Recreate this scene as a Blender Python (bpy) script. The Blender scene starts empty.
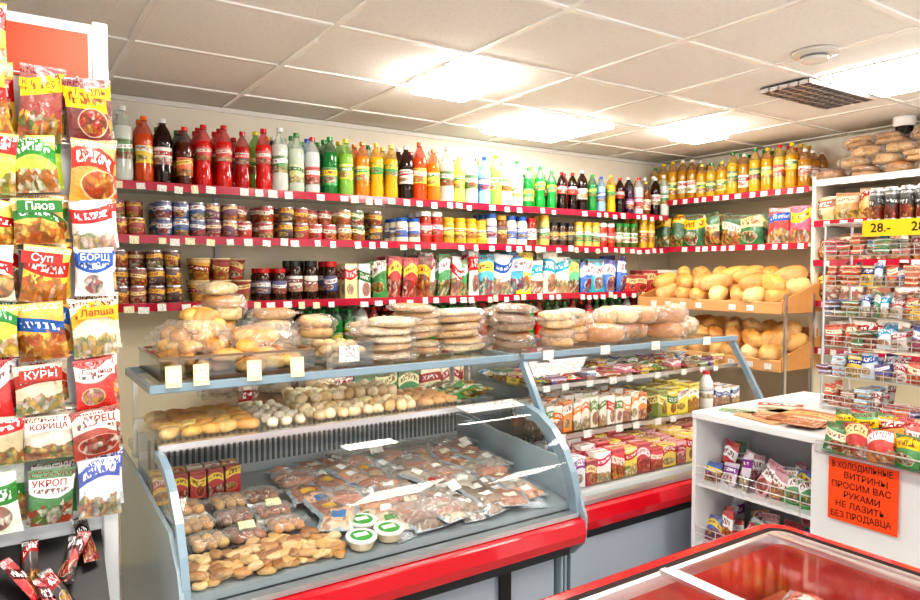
import bpy, bmesh, math, random
import numpy as np
from mathutils import Matrix, Vector
R = random.Random(7)
pi = math.pi

# ------------------------------------------------------------ colours
def C(h):
    h = h.lstrip('#')
    o = []
    for i in (0, 2, 4):
        c = int(h[i:i+2], 16)/255
        o.append(c/12.92 if c <= .04045 else ((c+.055)/1.055)**2.4)
    return tuple(o)
def jit(c, a=.12):
    f = 1+R.uniform(-a, a)
    return tuple(max(0, min(1, x*f*(1+R.uniform(-a, a)*.4))) for x in c)

# ------------------------------------------------------------ materials
MATS = {}
class NT:
    def __init__(s, name):
        m = bpy.data.materials.new(name); m.use_nodes = True
        s.m = m; s.n = m.node_tree.nodes; s.l = m.node_tree.links
        s.n.clear()
        s.out = s.n.new('ShaderNodeOutputMaterial')
        MATS[name] = m
    def new(s, t, **k):
        n = s.n.new(t)
        for a, b in k.items(): setattr(n, a, b)
        return n
    def put(s, sock, v):
        if v is None: return
        if isinstance(v, bpy.types.NodeSocket): s.l.new(v, sock)
        elif isinstance(v, tuple) and len(v) == 3 and sock.type == 'RGBA': sock.default_value = (*v, 1)
        else: sock.default_value = v
    def math(s, op, a, b=None, c=None):
        n = s.new('ShaderNodeMath', operation=op)
        for i, v in enumerate((a, b, c)):
            if v is not None: s.put(n.inputs[i], v)
        return n.outputs[0]
    def mix(s, f, a, b, bt='MIX'):
        n = s.new('ShaderNodeMix', data_type='RGBA', blend_type=bt)
        s.put(n.inputs[0], f); s.put(n.inputs[6], a); s.put(n.inputs[7], b)
        return n.outputs[2]
    def attr(s, name):
        return s.new('ShaderNodeAttribute', attribute_name=name)
    def noise(s, scale, vec=None, detail=2):
        n = s.new('ShaderNodeTexNoise'); n.inputs['Scale'].default_value = scale
        n.inputs['Detail'].default_value = detail
        if vec is not None: s.l.new(vec, n.inputs['Vector'])
        return n
    def pos(s):
        return s.new('ShaderNodeTexCoord').outputs['Object']
    def bsdf(s, **k):
        b = s.new('ShaderNodeBsdfPrincipled')
        for a, v in k.items():
            s.put(b.inputs[a.replace('_', ' ')], v)
        return b
    def bump(s, h, strength=.3, dist=.01):
        n = s.new('ShaderNodeBump'); n.inputs['Strength'].default_value = strength
        n.inputs['Distance'].default_value = dist
        s.l.new(h, n.inputs['Height']); return n.outputs[0]
    def fin(s, b): s.l.new(b.outputs[0], s.out.inputs[0])

def simple(name, rough=.5, metal=0., bumps=None, coat=0., var=.0, see=0.):
    t = NT(name); a = t.attr('Col'); col = a.outputs['Color']
    if var:
        nz = t.noise(3.0, t.pos(), 3)
        f = t.math('MULTIPLY_ADD', nz.outputs[0], var*2, 1-var)
        n = t.new('ShaderNodeVectorMath', operation='SCALE')
        t.l.new(col, n.inputs[0]); t.l.new(f, n.inputs['Scale']); col = n.outputs[0]
    b = t.bsdf(Base_Color=col, Roughness=rough, Metallic=metal)
    b.inputs['Coat Weight'].default_value = coat
    if bumps:
        nz = t.noise(bumps[0], t.pos(), 4)
        t.l.new(t.bump(nz.outputs[0], bumps[1], bumps[2]), b.inputs['Normal'])
    if see:
        tr = t.new('ShaderNodeBsdfTransparent'); t.l.new(t.mix(.25, a.outputs['Color'], (1, 1, 1)), tr.inputs[0])
        m = t.new('ShaderNodeMixShader'); m.inputs[0].default_value = see
        t.l.new(b.outputs[0], m.inputs[1]); t.l.new(tr.outputs[0], m.inputs[2]); t.fin(m)
    else: t.fin(b)
simple('plain', .45, var=.06)
simple('gloss', .12, coat=.4)
simple('metal', .28, metal=1.0)
simple('liquid', .05, coat=.7, see=.34)
simple('clearpet', .04, coat=.7, see=.7)
simple('enamel', .25, coat=.3, var=.04)
simple('wallpaint', .75, bumps=(40, .15, .004), var=.08)

def mk_print(name, rough, bump, pic=.85):
    t = NT(name)
    a = t.attr('Col'); a2 = t.attr('Col2')
    uv = t.new('ShaderNodeUVMap'); sp = t.new('ShaderNodeSeparateXYZ'); t.l.new(uv.outputs[0], sp.inputs[0])
    u = t.math('FRACT', sp.outputs[0]); v = sp.outputs[1]
    sd = a.outputs['Alpha']
    s30 = t.math('MULTIPLY', sd, 37.0)
    s1 = t.math('FRACT', t.math('MULTIPLY', sd, 13.7))
    s2 = t.math('FRACT', t.math('MULTIPLY', sd, 29.3))
    s3 = t.math('FRACT', t.math('MULTIPLY', sd, 53.1))
    def rng(x, lo, hi):
        return t.math('MULTIPLY', t.math('GREATER_THAN', x, lo), t.math('LESS_THAN', x, hi))
    lo = t.math('MULTIPLY_ADD', s1, .22, .46); hi = t.math('ADD', lo, t.math('MULTIPLY_ADD', s3, .12, .2))
    vv = t.math('ADD', v, t.math('MULTIPLY', t.math('SUBTRACT', s2, .5), t.math('MULTIPLY', u, .4)))
    arc = t.math('MULTIPLY', t.math('POWER', t.math('SUBTRACT', u, .5), 2.), t.math('MULTIPLY_ADD', s1, 1.4, -.6))
    vv = t.math('ADD', vv, arc)
    col = a.outputs['Color']
    col = t.mix(t.math('MULTIPLY', v, .25), col, t.mix(.5, col, C('#ffffff')))
    col = t.mix(rng(vv, lo, hi), col, a2.outputs['Color'])
    du = t.math('POWER', t.math('DIVIDE', t.math('SUBTRACT', u, t.math('MULTIPLY_ADD', s2, .4, .3)), t.math('MULTIPLY_ADD', s1, .22, .26)), 2.)
    dv = t.math('POWER', t.math('DIVIDE', t.math('SUBTRACT', v, t.math('MULTIPLY_ADD', s3, .1, .2)), t.math('MULTIPLY_ADD', s2, .09, .14)), 2.)
    dd = t.math('ADD', du, dv)
    cv = t.new('ShaderNodeCombineXYZ'); t.l.new(u, cv.inputs[0]); t.l.new(v, cv.inputs[1]); t.l.new(s30, cv.inputs[2])
    dn = t.noise(5, cv.outputs[0], 3)
    plate = t.math('GREATER_THAN', s3, .6)
    e1 = t.math('LESS_THAN', dd, 1.)
    # irregular photo region along the bottom
    e2 = t.math('LESS_THAN', t.math('ADD', v, t.math('MULTIPLY', dn.outputs[0], .5)), t.math('MULTIPLY_ADD', s2, .15, .58))
    el = t.math('ADD', t.math('MULTIPLY', e1, plate), t.math('MULTIPLY', e2, t.math('SUBTRACT', 1., plate)))
    rim = t.math('MULTIPLY', rng(dd, .92, 1.08), plate)
    wv = t.new('ShaderNodeVectorMath', operation='MULTIPLY_ADD'); t.l.new(dn.outputs['Color'], wv.inputs[0]); wv.inputs[1].default_value = (.25, .25, 0); t.l.new(cv.outputs[0], wv.inputs[2])
    vo = t.new('ShaderNodeTexVoronoi'); vo.inputs['Scale'].default_value = 9; t.l.new(wv.outputs[0], vo.inputs['Vector'])
    sx = t.new('ShaderNodeSeparateXYZ'); t.l.new(vo.outputs['Color'], sx.inputs[0])
    key = t.math('FRACT', t.math('ADD', t.math('MULTIPLY', sx.outputs[0], .5), s2))
    rp = t.new('ShaderNodeValToRGB'); t.l.new(key, rp.inputs[0])
    cr = rp.color_ramp; cr.interpolation = 'EASE'
    pal = ['#6a2c12', '#c8601c', '#f0c25a', '#3f7a26', '#f7efe0', '#b52018']
    cr.elements[0].color = (*C(pal[0]), 1); cr.elements[1].position = .17; cr.elements[1].color = (*C(pal[1]), 1)
    for i, p in enumerate(pal[2:]):
        e = cr.elements.new(.34+.16*i); e.color = (*C(p), 1)
    shade = t.mix(t.math('MULTIPLY', vo.outputs['Distance'], .9), rp.outputs[0], C('#40200c'))
    col = t.mix(t.math('MULTIPLY', el, pic), col, shade)
    col = t.mix(t.math('MULTIPLY', rim, .4), col, C('#fff0d0'))
    c2 = t.new('ShaderNodeCombineXYZ')
    t.l.new(t.math('MULTIPLY', u, 17.), c2.inputs[0]); t.l.new(t.math('MULTIPLY', v, 11.), c2.inputs[1]); t.l.new(s30, c2.inputs[2])
    nz = t.noise(1., c2.outputs[0], 0)
    lt = t.math('GREATER_THAN', nz.outputs[0], .5)
    lt = t.math('MULTIPLY', lt, rng(vv, t.math('ADD', lo, .07), t.math('SUBTRACT', hi, .06)))
    lt = t.math('MULTIPLY', lt, rng(u, .1, .9))
    bw = t.new('ShaderNodeRGBToBW'); t.l.new(a2.outputs['Color'], bw.inputs[0])
    lc = t.mix(t.math('GREATER_THAN', bw.outputs[0], .4), C('#ffffff'), C('#7a1822'))
    col = t.mix(t.math('MULTIPLY', lt, .85), col, lc)
    c3 = t.new('ShaderNodeCombineXYZ')
    t.l.new(t.math('MULTIPLY', u, 40.), c3.inputs[0]); t.l.new(t.math('MULTIPLY', v, 30.), c3.inputs[1]); t.l.new(s30, c3.inputs[2])
    n3 = t.noise(1., c3.outputs[0], 0)
    f3 = t.math('MULTIPLY', t.math('GREATER_THAN', n3.outputs[0], .54), rng(v, .86, .95))
    col = t.mix(f3, col, lc)
    b = t.bsdf(Base_Color=col, Roughness=rough)
    b.inputs['Coat Weight'].default_value = .35
    if bump:
        nb = t.noise(30, t.pos(), 3)
        t.l.new(t.bump(nb.outputs[0], .8, .014), b.inputs['Normal'])
    t.fin(b)
mk_print('print', .38, False)
mk_print('film', .18, True)

def mk_vac():
    t = NT('vacpack'); a = t.attr('Col'); a2 = t.attr('Col2')
    uv = t.new('ShaderNodeUVMap'); sp = t.new('ShaderNodeSeparateXYZ'); t.l.new(uv.outputs[0], sp.inputs[0]); u, v = sp.outputs[0], sp.outputs[1]
    def rng(x, lo, hi): return t.math('MULTIPLY', t.math('GREATER_THAN', x, lo), t.math('LESS_THAN', x, hi))
    n = t.noise(26, t.pos(), 4)
    jig = t.math('MULTIPLY', t.math('SUBTRACT', n.outputs[0], .5), .2)
    inner = t.math('MULTIPLY', rng(t.math('ADD', u, jig), .1, .9), rng(t.math('ADD', v, jig), .1, .9))
    meat = t.mix(n.outputs[0], a.outputs['Color'], t.mix(.5, a.outputs['Color'], C('#f4d8c0')))
    meat = t.mix(t.math('MULTIPLY', t.math('GREATER_THAN', n.outputs[0], .58), .5), meat, C('#3a1a14'))
    col = t.mix(inner, C('#98a4ae'), meat)
    lab = t.math('MULTIPLY', rng(u, .32, .7), rng(v, .42, .66))
    col = t.mix(lab, col, a2.outputs['Color'])
    b = t.bsdf(Base_Color=col, Roughness=.14); b.inputs['Coat Weight'].default_value = .8
    nb = t.noise(38, t.pos(), 3); t.l.new(t.bump(nb.outputs[0], .9, .014), b.inputs['Normal'])
    t.fin(b)
mk_vac()

def mk_tag():
    t = NT('tag'); a = t.attr('Col')
    uv = t.new('ShaderNodeUVMap'); sp = t.new('ShaderNodeSeparateXYZ'); t.l.new(uv.outputs[0], sp.inputs[0])
    c3 = t.new('ShaderNodeCombineXYZ')
    t.l.new(t.math('MULTIPLY', sp.outputs[0], 16.), c3.inputs[0]); t.l.new(t.math('MULTIPLY', sp.outputs[1], 7.), c3.inputs[1])
    t.l.new(t.math('MULTIPLY', a.outputs['Alpha'], 50.), c3.inputs[2])
    n = t.noise(1., c3.outputs[0], 1)
    f = t.math('GREATER_THAN', n.outputs[0], .58)
    t.fin(t.bsdf(Base_Color=t.mix(t.math('MULTIPLY', f, .7), a.outputs['Color'], C('#3a3440')), Roughness=.5))
mk_tag()

def mk_bread():
    t = NT('bread'); a = t.attr('Col')
    nz = t.noise(14, t.pos(), 5); n2 = t.noise(90, t.pos(), 2)
    g = t.new('ShaderNodeNewGeometry'); sp = t.new('ShaderNodeSeparateXYZ'); t.l.new(g.outputs['Normal'], sp.inputs[0])
    side = t.math('SUBTRACT', .8, t.math('MULTIPLY', sp.outputs[2], .65))
    side = t.math('MULTIPLY', side, nz.outputs[0])
    lite = t.mix(.65, a.outputs['Color'], C('#fae2b0'))
    col = t.mix(side, a.outputs['Color'], lite)
    col = t.mix(t.math('MULTIPLY', t.math('GREATER_THAN', nz.outputs[0], .58), .28), col, C('#8a4616'))
    b = t.bsdf(Base_Color=col, Roughness=.42)
    t.l.new(t.bump(t.math('ADD', nz.outputs[0], t.math('MULTIPLY', n2.outputs[0], .3)), .6, .014), b.inputs['Normal'])
    t.fin(b)
mk_bread()

def mk_glass(name, tint, base, k=.9, rough=.03):
    t = NT(name)
    tr = t.new('ShaderNodeBsdfTransparent'); tr.inputs[0].default_value = (*tint, 1)
    gl = t.new('ShaderNodeBsdfGlossy'); gl.inputs['Roughness'].default_value = rough
    gl.inputs[0].default_value = (1, 1, 1, 1)
    lw = t.new('ShaderNodeLayerWeight'); lw.inputs[0].default_value = .5
    f = t.math('MULTIPLY_ADD', t.math('POWER', lw.outputs['Facing'], 4.), k, base)
    m = t.new('ShaderNodeMixShader'); t.l.new(f, m.inputs[0]); t.l.new(tr.outputs[0], m.inputs[1]); t.l.new(gl.outputs[0], m.inputs[2])
    t.fin(m)
mk_glass('glass', (.97, .99, .985), .03, .6)
mk_glass('lidglass', (.97, .97, .97), .03, .3, .05)
mk_glass('acrylic', (.9, .93, .95), .06, .5, .1)
def mk_wrap():
    t = NT('wrap'); nz = t.noise(13, t.pos(), 2); n2 = t.noise(40, t.pos(), 2)
    nb = t.bump(t.math('ADD', nz.outputs[0], t.math('MULTIPLY', n2.outputs[0], .35)), 1., .05)
    tr = t.new('ShaderNodeBsdfTransparent')
    gl = t.new('ShaderNodeBsdfGlossy'); gl.inputs['Roughness'].default_value = .15; t.l.new(nb, gl.inputs['Normal'])
    df = t.new('ShaderNodeBsdfDiffuse'); df.inputs[0].default_value = (.95, .95, .94, 1)
    lw = t.new('ShaderNodeLayerWeight'); lw.inputs[0].default_value = .5; t.l.new(nb, lw.inputs['Normal'])
    r1 = t.math('LESS_THAN', t.math('ABSOLUTE', t.math('SUBTRACT', nz.outputs[0], .5)), .010)
    r2 = t.math('LESS_THAN', t.math('ABSOLUTE', t.math('SUBTRACT', n2.outputs[0], .45)), .012)
    f = t.math('MULTIPLY_ADD', t.math('POWER', lw.outputs['Facing'], 2.5), .45, .12)
    f = t.math('ADD', f, t.math('MULTIPLY', t.math('MAXIMUM', r1, r2), .3))  # noise ridges made whiter and glossier, painted-in crinkle highlights
    md = t.new('ShaderNodeMixShader'); md.inputs[0].default_value = .4; t.l.new(gl.outputs[0], md.inputs[1]); t.l.new(df.outputs[0], md.inputs[2])
    m = t.new('ShaderNodeMixShader'); t.l.new(f, m.inputs[0]); t.l.new(tr.outputs[0], m.inputs[1]); t.l.new(md.outputs[0], m.inputs[2])
    t.fin(m)
mk_wrap()

def mk_emit(name, col, st):
    t = NT(name); e = t.new('ShaderNodeEmission'); e.inputs[0].default_value = (*col, 1); e.inputs[1].default_value = st; t.fin(e)
mk_emit('lamp_panel', (1, .95, .87), 20)
mk_emit('lamp_spot', (1, .93, .82), 40)

def mk_ceiling():
    t = NT('ceilingtile')
    n = t.noise(70, t.pos(), 3)
    n2 = t.noise(1.2, t.pos(), 2)
    col = t.mix(t.math('MULTIPLY', t.math('GREATER_THAN', n.outputs[0], .62), .5), C('#f1efea'), C('#d8d5ce'))
    col = t.mix(t.math('MULTIPLY', n2.outputs[0], .3), col, C('#d0ccc4'))
    b = t.bsdf(Base_Color=col, Roughness=.9)
    t.l.new(t.bump(n.outputs[0], .15, .003), b.inputs['Normal']); t.fin(b)
mk_ceiling()
def mk_floor():
    t = NT('floortile')
    br = t.new('ShaderNodeTexBrick'); t.l.new(t.pos(), br.inputs['Vector'])
    br.offset = 0; br.inputs['Scale'].default_value = 1; br.inputs['Brick Width'].default_value = .4; br.inputs['Row Height'].default_value = .4
    br.inputs['Mortar Size'].default_value = .006
    br.inputs['Color1'].default_value = (*C('#c8c5c0'), 1); br.inputs['Color2'].default_value = (*C('#bdbab5'), 1); br.inputs['Mortar'].default_value = (*C('#6c6863'), 1)
    n = t.noise(8, t.pos(), 5)
    b = t.bsdf(Base_Color=t.mix(t.math('MULTIPLY', n.outputs[0], .3), br.outputs[0], C('#7e7870')), Roughness=.35); t.fin(b)
mk_floor()
def mk_wood():
    t = NT('wood'); a = t.attr('Col')
    mp = t.new('ShaderNodeMapping'); t.l.new(t.pos(), mp.inputs[0]); mp.inputs['Scale'].default_value = (30, 2, 30)
    n = t.noise(1.5, mp.outputs[0], 4)
    b = t.bsdf(Base_Color=t.mix(t.math('MULTIPLY', n.outputs[0], .5), a.outputs['Color'], C('#a8662f')), Roughness=.45); t.fin(b)
mk_wood()

# ------------------------------------------------------------ template & mesh builder
class T:
    def __init__(s): s.V = []; s.F = []; s.M = []; s.K = []; s.UV = []; s.S = []
    def face(s, idx, m, k, uv, sm): s.F.append(idx); s.M.append(m); s.K.append(k); s.UV.extend(uv); s.S.append(sm)
    def done(s):
        s.V = np.array(s.V, dtype=float).reshape(-1, 3); s.cnt = np.array([len(f) for f in s.F]); s.L = np.array([i for f in s.F for i in f])
        s.UVa = np.array(s.UV, dtype=float).reshape(-1, 2); s.Ka = np.array(s.K); return s

def lathe(prof, seg=14):
    t = T(); n = len(prof); prev = None; pd = None
    for i in range(n-1):
        r0, z0, m, k = prof[i]; r1, z1 = prof[i+1][:2]
        d = math.atan2(z1-z0, r1-r0)
        if prev is None or abs(d-pd) > .75:
            a = len(t.V)
            for j in range(seg): t.V.append((r0*math.cos(2*pi*j/seg), r0*math.sin(2*pi*j/seg), z0))
        else: a = prev
        b = len(t.V)
        for j in range(seg): t.V.append((r1*math.cos(2*pi*j/seg), r1*math.sin(2*pi*j/seg), z1))
        for j in range(seg):
            q = (j+1) % seg; u0 = 2*j/seg+.25; u1 = 2*(j+1)/seg+.25
            t.face((a+j, a+q, b+q, b+j), m, k, [(u0, 0), (u1, 0), (u1, 1), (u0, 1)], True)
        prev = b; pd = d
    return t.done()

_bc = {}
def boxT(sx, sy, sz, bev=.002, mat='print'):
    key = (round(sx, 4), round(sy, 4), round(sz, 4), bev, mat)
    if key in _bc: return _bc[key]
    bm = bmesh.new(); bmesh.ops.create_cube(bm, size=1)
    for v in bm.verts: v.co = Vector((v.co.x*sx, v.co.y*sy, (v.co.z+.5)*sz))
    if bev: bmesh.ops.bevel(bm, geom=list(bm.edges), offset=bev, segments=1, affect='EDGES')
    t = T(); t.V = [tuple(v.co) for v in bm.verts]
    for f in bm.faces:
        nn = f.normal; uv = []
        for v in f.verts:
            x, y, z = v.co.x/sx+.5, v.co.y/sy+.5, v.co.z/sz
            if abs(nn.y) > .6: uv.append((x, z))
            elif abs(nn.x) > .6: uv.append((y, z))
            else: uv.append((x, y))
        t.face(tuple(v.index for v in f.verts), mat, 0, uv, False)
    bm.free(); _bc[key] = t.done(); return t

def pouch(w, h, t_, seed=0, mat='film', nx=10, ny=11, seal=True):
    rr = random.Random(seed); t = T()
    ph = [rr.uniform(0, 6) for _ in range(6)]
    for side in (-1, 1):
        base = len(t.V)
        for j in range(ny+1):
            v = j/ny
            if seal and j == 1: v = .05
            if seal and j == ny-1: v = .95
            for i in range(nx+1):
                u = i/nx*2-1
                b = (1-abs(u)**3)*max(0, 1-abs(2*v-1)**5)
                if seal and (v <= .05 or v >= .95): b *= 0
                b *= 1+.22*math.sin(5*u+ph[0]+3*v)+.15*math.sin(9*v+ph[1])+.10*math.sin(13*u-7*v+ph[2])
                pin = 1-.07*math.sin(pi*v)
                bend = .10*math.sin(2.3*v+ph[3])*(.6+.4*u)+.06*math.sin(3*u+ph[4])*v
                t.V.append((w/2*u*pin, side*(t_/2*b+.0008)+bend*t_*1.0, h*v))
        for j in range(ny):
            for i in range(nx):
                a = base+j*(nx+1)+i; q = (a, a+1, a+nx+2, a+nx+1)
                uv = [(i/nx, j/ny), ((i+1)/nx, j/ny), ((i+1)/nx, (j+1)/ny), (i/nx, (j+1)/ny)]
                if side > 0: q = q[::-1]; uv = uv[::-1]
                t.face(q, mat, 0, uv, True)
    return t.done()

def loaf(seed, e1=.75, e2=.8, ns=16, nl=9, mat='bread', amp=.06):
    rr = random.Random(seed); t = T(); ph = [rr.uniform(0, 6) for _ in range(5)]
    def pw(x, e): return math.copysign(abs(x)**e, x)
    for j in range(nl+1):
        p = -pi/2+pi*j/nl
        for i in range(ns):
            a = 2*pi*i/ns
            d = 1+amp*(math.sin(2*a+ph[0]+2*p)+.7*math.sin(3*a+ph[1])+.6*math.sin(5*a+4*p+ph[2]))
            z = pw(math.sin(p), e2)
            if z < -.75: z = -.75
            c = pw(max(0, math.cos(p)), e2) if j not in (0, nl) else 0.02
            t.V.append((.5*c*pw(math.cos(a), e1)*d, .5*c*pw(math.sin(a), e1)*d, (z+.75)/1.75*(1+amp*.8*math.sin(3*a+ph[3]+p))))
    for j in range(nl):
        for i in range(ns):
            q = (i+1) % ns
            t.face((j*ns+i, j*ns+q, (j+1)*ns+q, (j+1)*ns+i), mat, 0, [(i/ns, j/nl), ((i+1)/ns, j/nl), ((i+1)/ns, (j+1)/nl), (i/ns, (j+1)/nl)], True)
    return t.done()

def bagT(seed):
    rr = random.Random(seed); t = T(); ph = [rr.uniform(0, 6) for _ in range(6)]; ns = 18
    st = [(-.52, .25), (-.5, .62), (-.44, .86), (-.3, .98), (-.1, 1), (.1, .98), (.28, .92), (.4, .72), (.47, .4), (.515, .13), (.56, .3), (.63, .5)]
    for k, (x, r) in enumerate(st):
        tail = k > 8
        for i in range(ns):
            a = 2*pi*i/ns
            w = 1+.07*math.sin(5*a+ph[0]+3*k)+.06*math.sin(7*a+ph[1]-2*k)+(.25*math.sin(6*a+ph[2]) if tail and k != 9 else 0)
            y = .5*r*w*math.copysign(abs(math.cos(a))**.75, math.cos(a)); z = .5*r*w*math.copysign(abs(math.sin(a))**.8, math.sin(a))
            if tail: z = z*.5+.05
            t.V.append((x+.02*math.sin(4*a+ph[3]+k), y, max(z, -.5)+.5))
    n = len(st)
    for j in range(n-1):
        for i in range(ns):
            q = (i+1) % ns; t.face((j*ns+i, j*ns+q, (j+1)*ns+q, (j+1)*ns+i), 'wrap', 0, [(0, 0)]*4, True)
    t.face(tuple(range(ns)), 'wrap', 0, [(0, 0)]*ns, True)
    return t.done()

def textT(s, size, bold=.0):
    cu = bpy.data.curves.new('t', 'FONT'); cu.body = s; cu.size = size; cu.align_x = 'CENTER'; cu.align_y = 'CENTER'; cu.resolution_u = 2
    cu.offset = bold
    ob = bpy.data.objects.new('t', cu); bpy.context.collection.objects.link(ob)
    dg = bpy.context.evaluated_depsgraph_get(); me = bpy.data.meshes.new_from_object(ob.evaluated_get(dg))
    t = T(); t.V = [(v.co.x, 0, v.co.y) for v in me.vertices]
    for p in me.polygons: t.face(tuple(p.vertices), 'plain', 0, [(0, 0)]*len(p.vertices), False)
    bpy.data.objects.remove(ob); bpy.data.curves.remove(cu); bpy.data.meshes.remove(me)
    return t.done()

class MB:
    def __init__(s, name): s.name = name; s.v = []; s.l = []; s.c = []; s.m = []; s.sm = []; s.uv = []; s.c1 = []; s.c2 = []; s.n = 0
    def add(s, t, M, cols):
        if not isinstance(cols, list): cols = [cols]
        A = np.array(M)
        s.v.append(t.V@A[:3, :3].T+A[:3, 3]); s.l.append(t.L+s.n); s.n += len(t.V)
        s.c.append(t.cnt); s.m += t.M; s.sm += t.S; s.uv.append(t.UVa)
        sd = R.random(); P = []; Q = []
        for c in cols:
            if isinstance(c[0], tuple): P.append((*c[0], sd)); Q.append((*c[1], 1))
            else: P.append((*c, sd)); Q.append((*c, 1))
        kk = np.repeat(np.minimum(t.Ka, len(P)-1), t.cnt)
        s.c1.append(np.array(P)[kk]); s.c2.append(np.array(Q)[kk])
    def at(s, t, x, y, z, cols, rz=0, rx=0, ry=0, sc=(1, 1, 1)):
        if not isinstance(sc, tuple): sc = (sc,)*3
        M = Matrix.Translation((x, y, z))@Matrix.Rotation(rz, 4, 'Z')@Matrix.Rotation(rx, 4, 'X')@Matrix.Rotation(ry, 4, 'Y')@Matrix.Diagonal((*sc, 1))
        s.add(t, M, cols)
    def box(s, x0, y0, z0, x1, y1, z1, mat, col, bev=0., rx=0, ry=0, rz=0):
        t = boxT(x1-x0, y1-y0, z1-z0, bev, mat)
        M = Matrix.Translation(((x0+x1)/2, (y0+y1)/2, (z0+z1)/2))@Matrix.Rotation(rz, 4, 'Z')@Matrix.Rotation(ry, 4, 'Y')@Matrix.Rotation(rx, 4, 'X')@Matrix.Translation((0, 0, -(z1-z0)/2))
        s.add(t, M, col)
    def prism(s, poly, x0, x1, mat, col, smooth=False):
        t = T(); n = len(poly)
        for x in (x0, x1):
            for y, z in poly: t.V.append((x, y, z))
        z2 = [(0, 0)]*n
        t.face(tuple(range(n)), mat, 0, z2, False); t.face(tuple(range(2*n-1, n-1, -1)), mat, 0, z2, False)
        for i in range(n):
            q = (i+1) % n; t.face((q, i, n+i, n+q), mat, 0, [(0, 0)]*4, smooth)
        s.add(t.done(), Matrix.Identity(4), col)
    def sheet(s, prof, x0, x1, mat, col):
        t = T(); n = len(prof)
        for y, z in prof: t.V += [(x0, y, z), (x1, y, z)]
        for i in range(n-1): t.face((2*i, 2*i+1, 2*i+3, 2*i+2), mat, 0, [(0, 0)]*4, True)
        s.add(t.done(), Matrix.Identity(4), col)
    def quad(s, pts, mat, col):
        t = T(); t.V = list(pts); t.face((0, 1, 2, 3), mat, 0, [(0, 0), (1, 0), (1, 1), (0, 1)], False)
        s.add(t.done(), Matrix.Identity(4), col)
    def rod(s, a, b, r, mat, col, seg=8):
        a = Vector(a); b = Vector(b); d = b-a; L = d.length
        t = lathe([(0.0005, 0, mat, 0), (r, 0, mat, 0), (r, L, mat, 0), (.0005, L, mat, 0)], seg)
        s.add(t, Matrix.Translation(a)@d.to_track_quat('Z', 'Y').to_matrix().to_4x4(), col)
    def loft(s, loops, mats, cols, cap=None):
        t = T(); n = len(loops[0])
        for lp in loops: t.V += lp
        for j in range(len(loops)-1):
            for i in range(n):
                q = (i+1) % n; t.face((j*n+i, j*n+q, (j+1)*n+q, (j+1)*n+i), mats[j], j, [(0, 0)]*4, False)
        if cap: t.face(tuple((len(loops)-1)*n+i for i in range(n)), cap, len(loops)-1, [(0, 0)]*n, False)
        s.add(t.done(), Matrix.Identity(4), cols)
    def build(s, parent=None):
        me = bpy.data.meshes.new(s.name)
        V = np.concatenate(s.v); L = np.concatenate(s.l); Cn = np.concatenate(s.c); UV = np.concatenate(s.uv)
        me.vertices.add(len(V)); me.vertices.foreach_set('co', V.astype(np.float32).ravel())
        me.loops.add(len(L)); me.loops.foreach_set('vertex_index', L.astype(np.int32))
        me.polygons.add(len(Cn)); st = np.concatenate([[0], np.cumsum(Cn)[:-1]]).astype(np.int32)
        me.polygons.foreach_set('loop_start', st)
        try: me.polygons.foreach_set('loop_total', Cn.astype(np.int32))
        except Exception: pass
        names = sorted(set(s.m)); ix = {n: i for i, n in enumerate(names)}
        for n in names: me.materials.append(MATS[n])
        me.polygons.foreach_set('material_index', np.array([ix[m] for m in s.m], dtype=np.int32))
        me.polygons.foreach_set('use_smooth', np.array(s.sm, dtype=bool))
        uv = me.uv_layers.new(name='UVMap'); uv.data.foreach_set('uv', UV.astype(np.float32).ravel())
        for nm, arr in (('Col', s.c1), ('Col2', s.c2)):
            at = me.color_attributes.new(nm, 'FLOAT_COLOR', 'CORNER'); at.data.foreach_set('color', np.concatenate(arr).astype(np.float32).ravel())
        me.update(calc_edges=True); me.validate()
        ob = bpy.data.objects.new(s.name, me); bpy.context.collection.objects.link(ob)
        if parent: ob.parent = parent
        return ob

# ------------------------------------------------------------ goods templates
L_ = 'liquid'; G_ = 'gloss'; CP = 'clearpet'
def mkbottle(kind):
    m = L_
    if kind == 'straight':
        b = [(.0005, .004, m, 0), (.028, 0, m, 0), (.040, .006, m, 0), (.0445, .02, m, 0), (.0445, .07, m, 0), (.043, .1, 'print', 1), (.043, .19, m, 0), (.0445, .205, m, 0), (.0445, .228, m, 0)]
    elif kind == 'waist':
        b = [(.0005, .004, m, 0), (.028, 0, m, 0), (.040, .006, m, 0), (.044, .03, m, 0), (.043, .07, m, 0), (.037, .11, m, 0), (.041, .145, 'print', 1), (.0435, .215, m, 0), (.044, .23, m, 0)]
    else:
        b = [(.0005, .004, m, 0), (.028, 0, m, 0), (.040, .006, m, 0), (.0445, .025, m, 0), (.043, .055, 'print', 1), (.043, .16, m, 0), (.0445, .175, m, 0), (.0435, .205, m, 0), (.043, .225, m, 0)]
    return lathe(b+[(.0405, .25, CP, 2), (.034, .274, CP, 2), (.024, .295, CP, 2), (.016, .308, CP, 2), (.0135, .318, CP, 2), (.0185, .320, G_, 3), (.0185, .323, G_, 3), (.0165, .323, G_, 3), (.0165, .343, G_, 3), (.0005, .344, G_, 3)], 16)
BT = [mkbottle('straight'), mkbottle('waist'), mkbottle('low')]
can = lathe([(.0005, .002, 'metal', 1), (.037, 0, 'metal', 1), (.0385, .004, 'print', 0), (.0385, .082, 'metal', 1), (.037, .086, 'metal', 1), (.035, .083, 'metal', 1), (.0005, .083, 'metal', 1)], 14)
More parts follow.
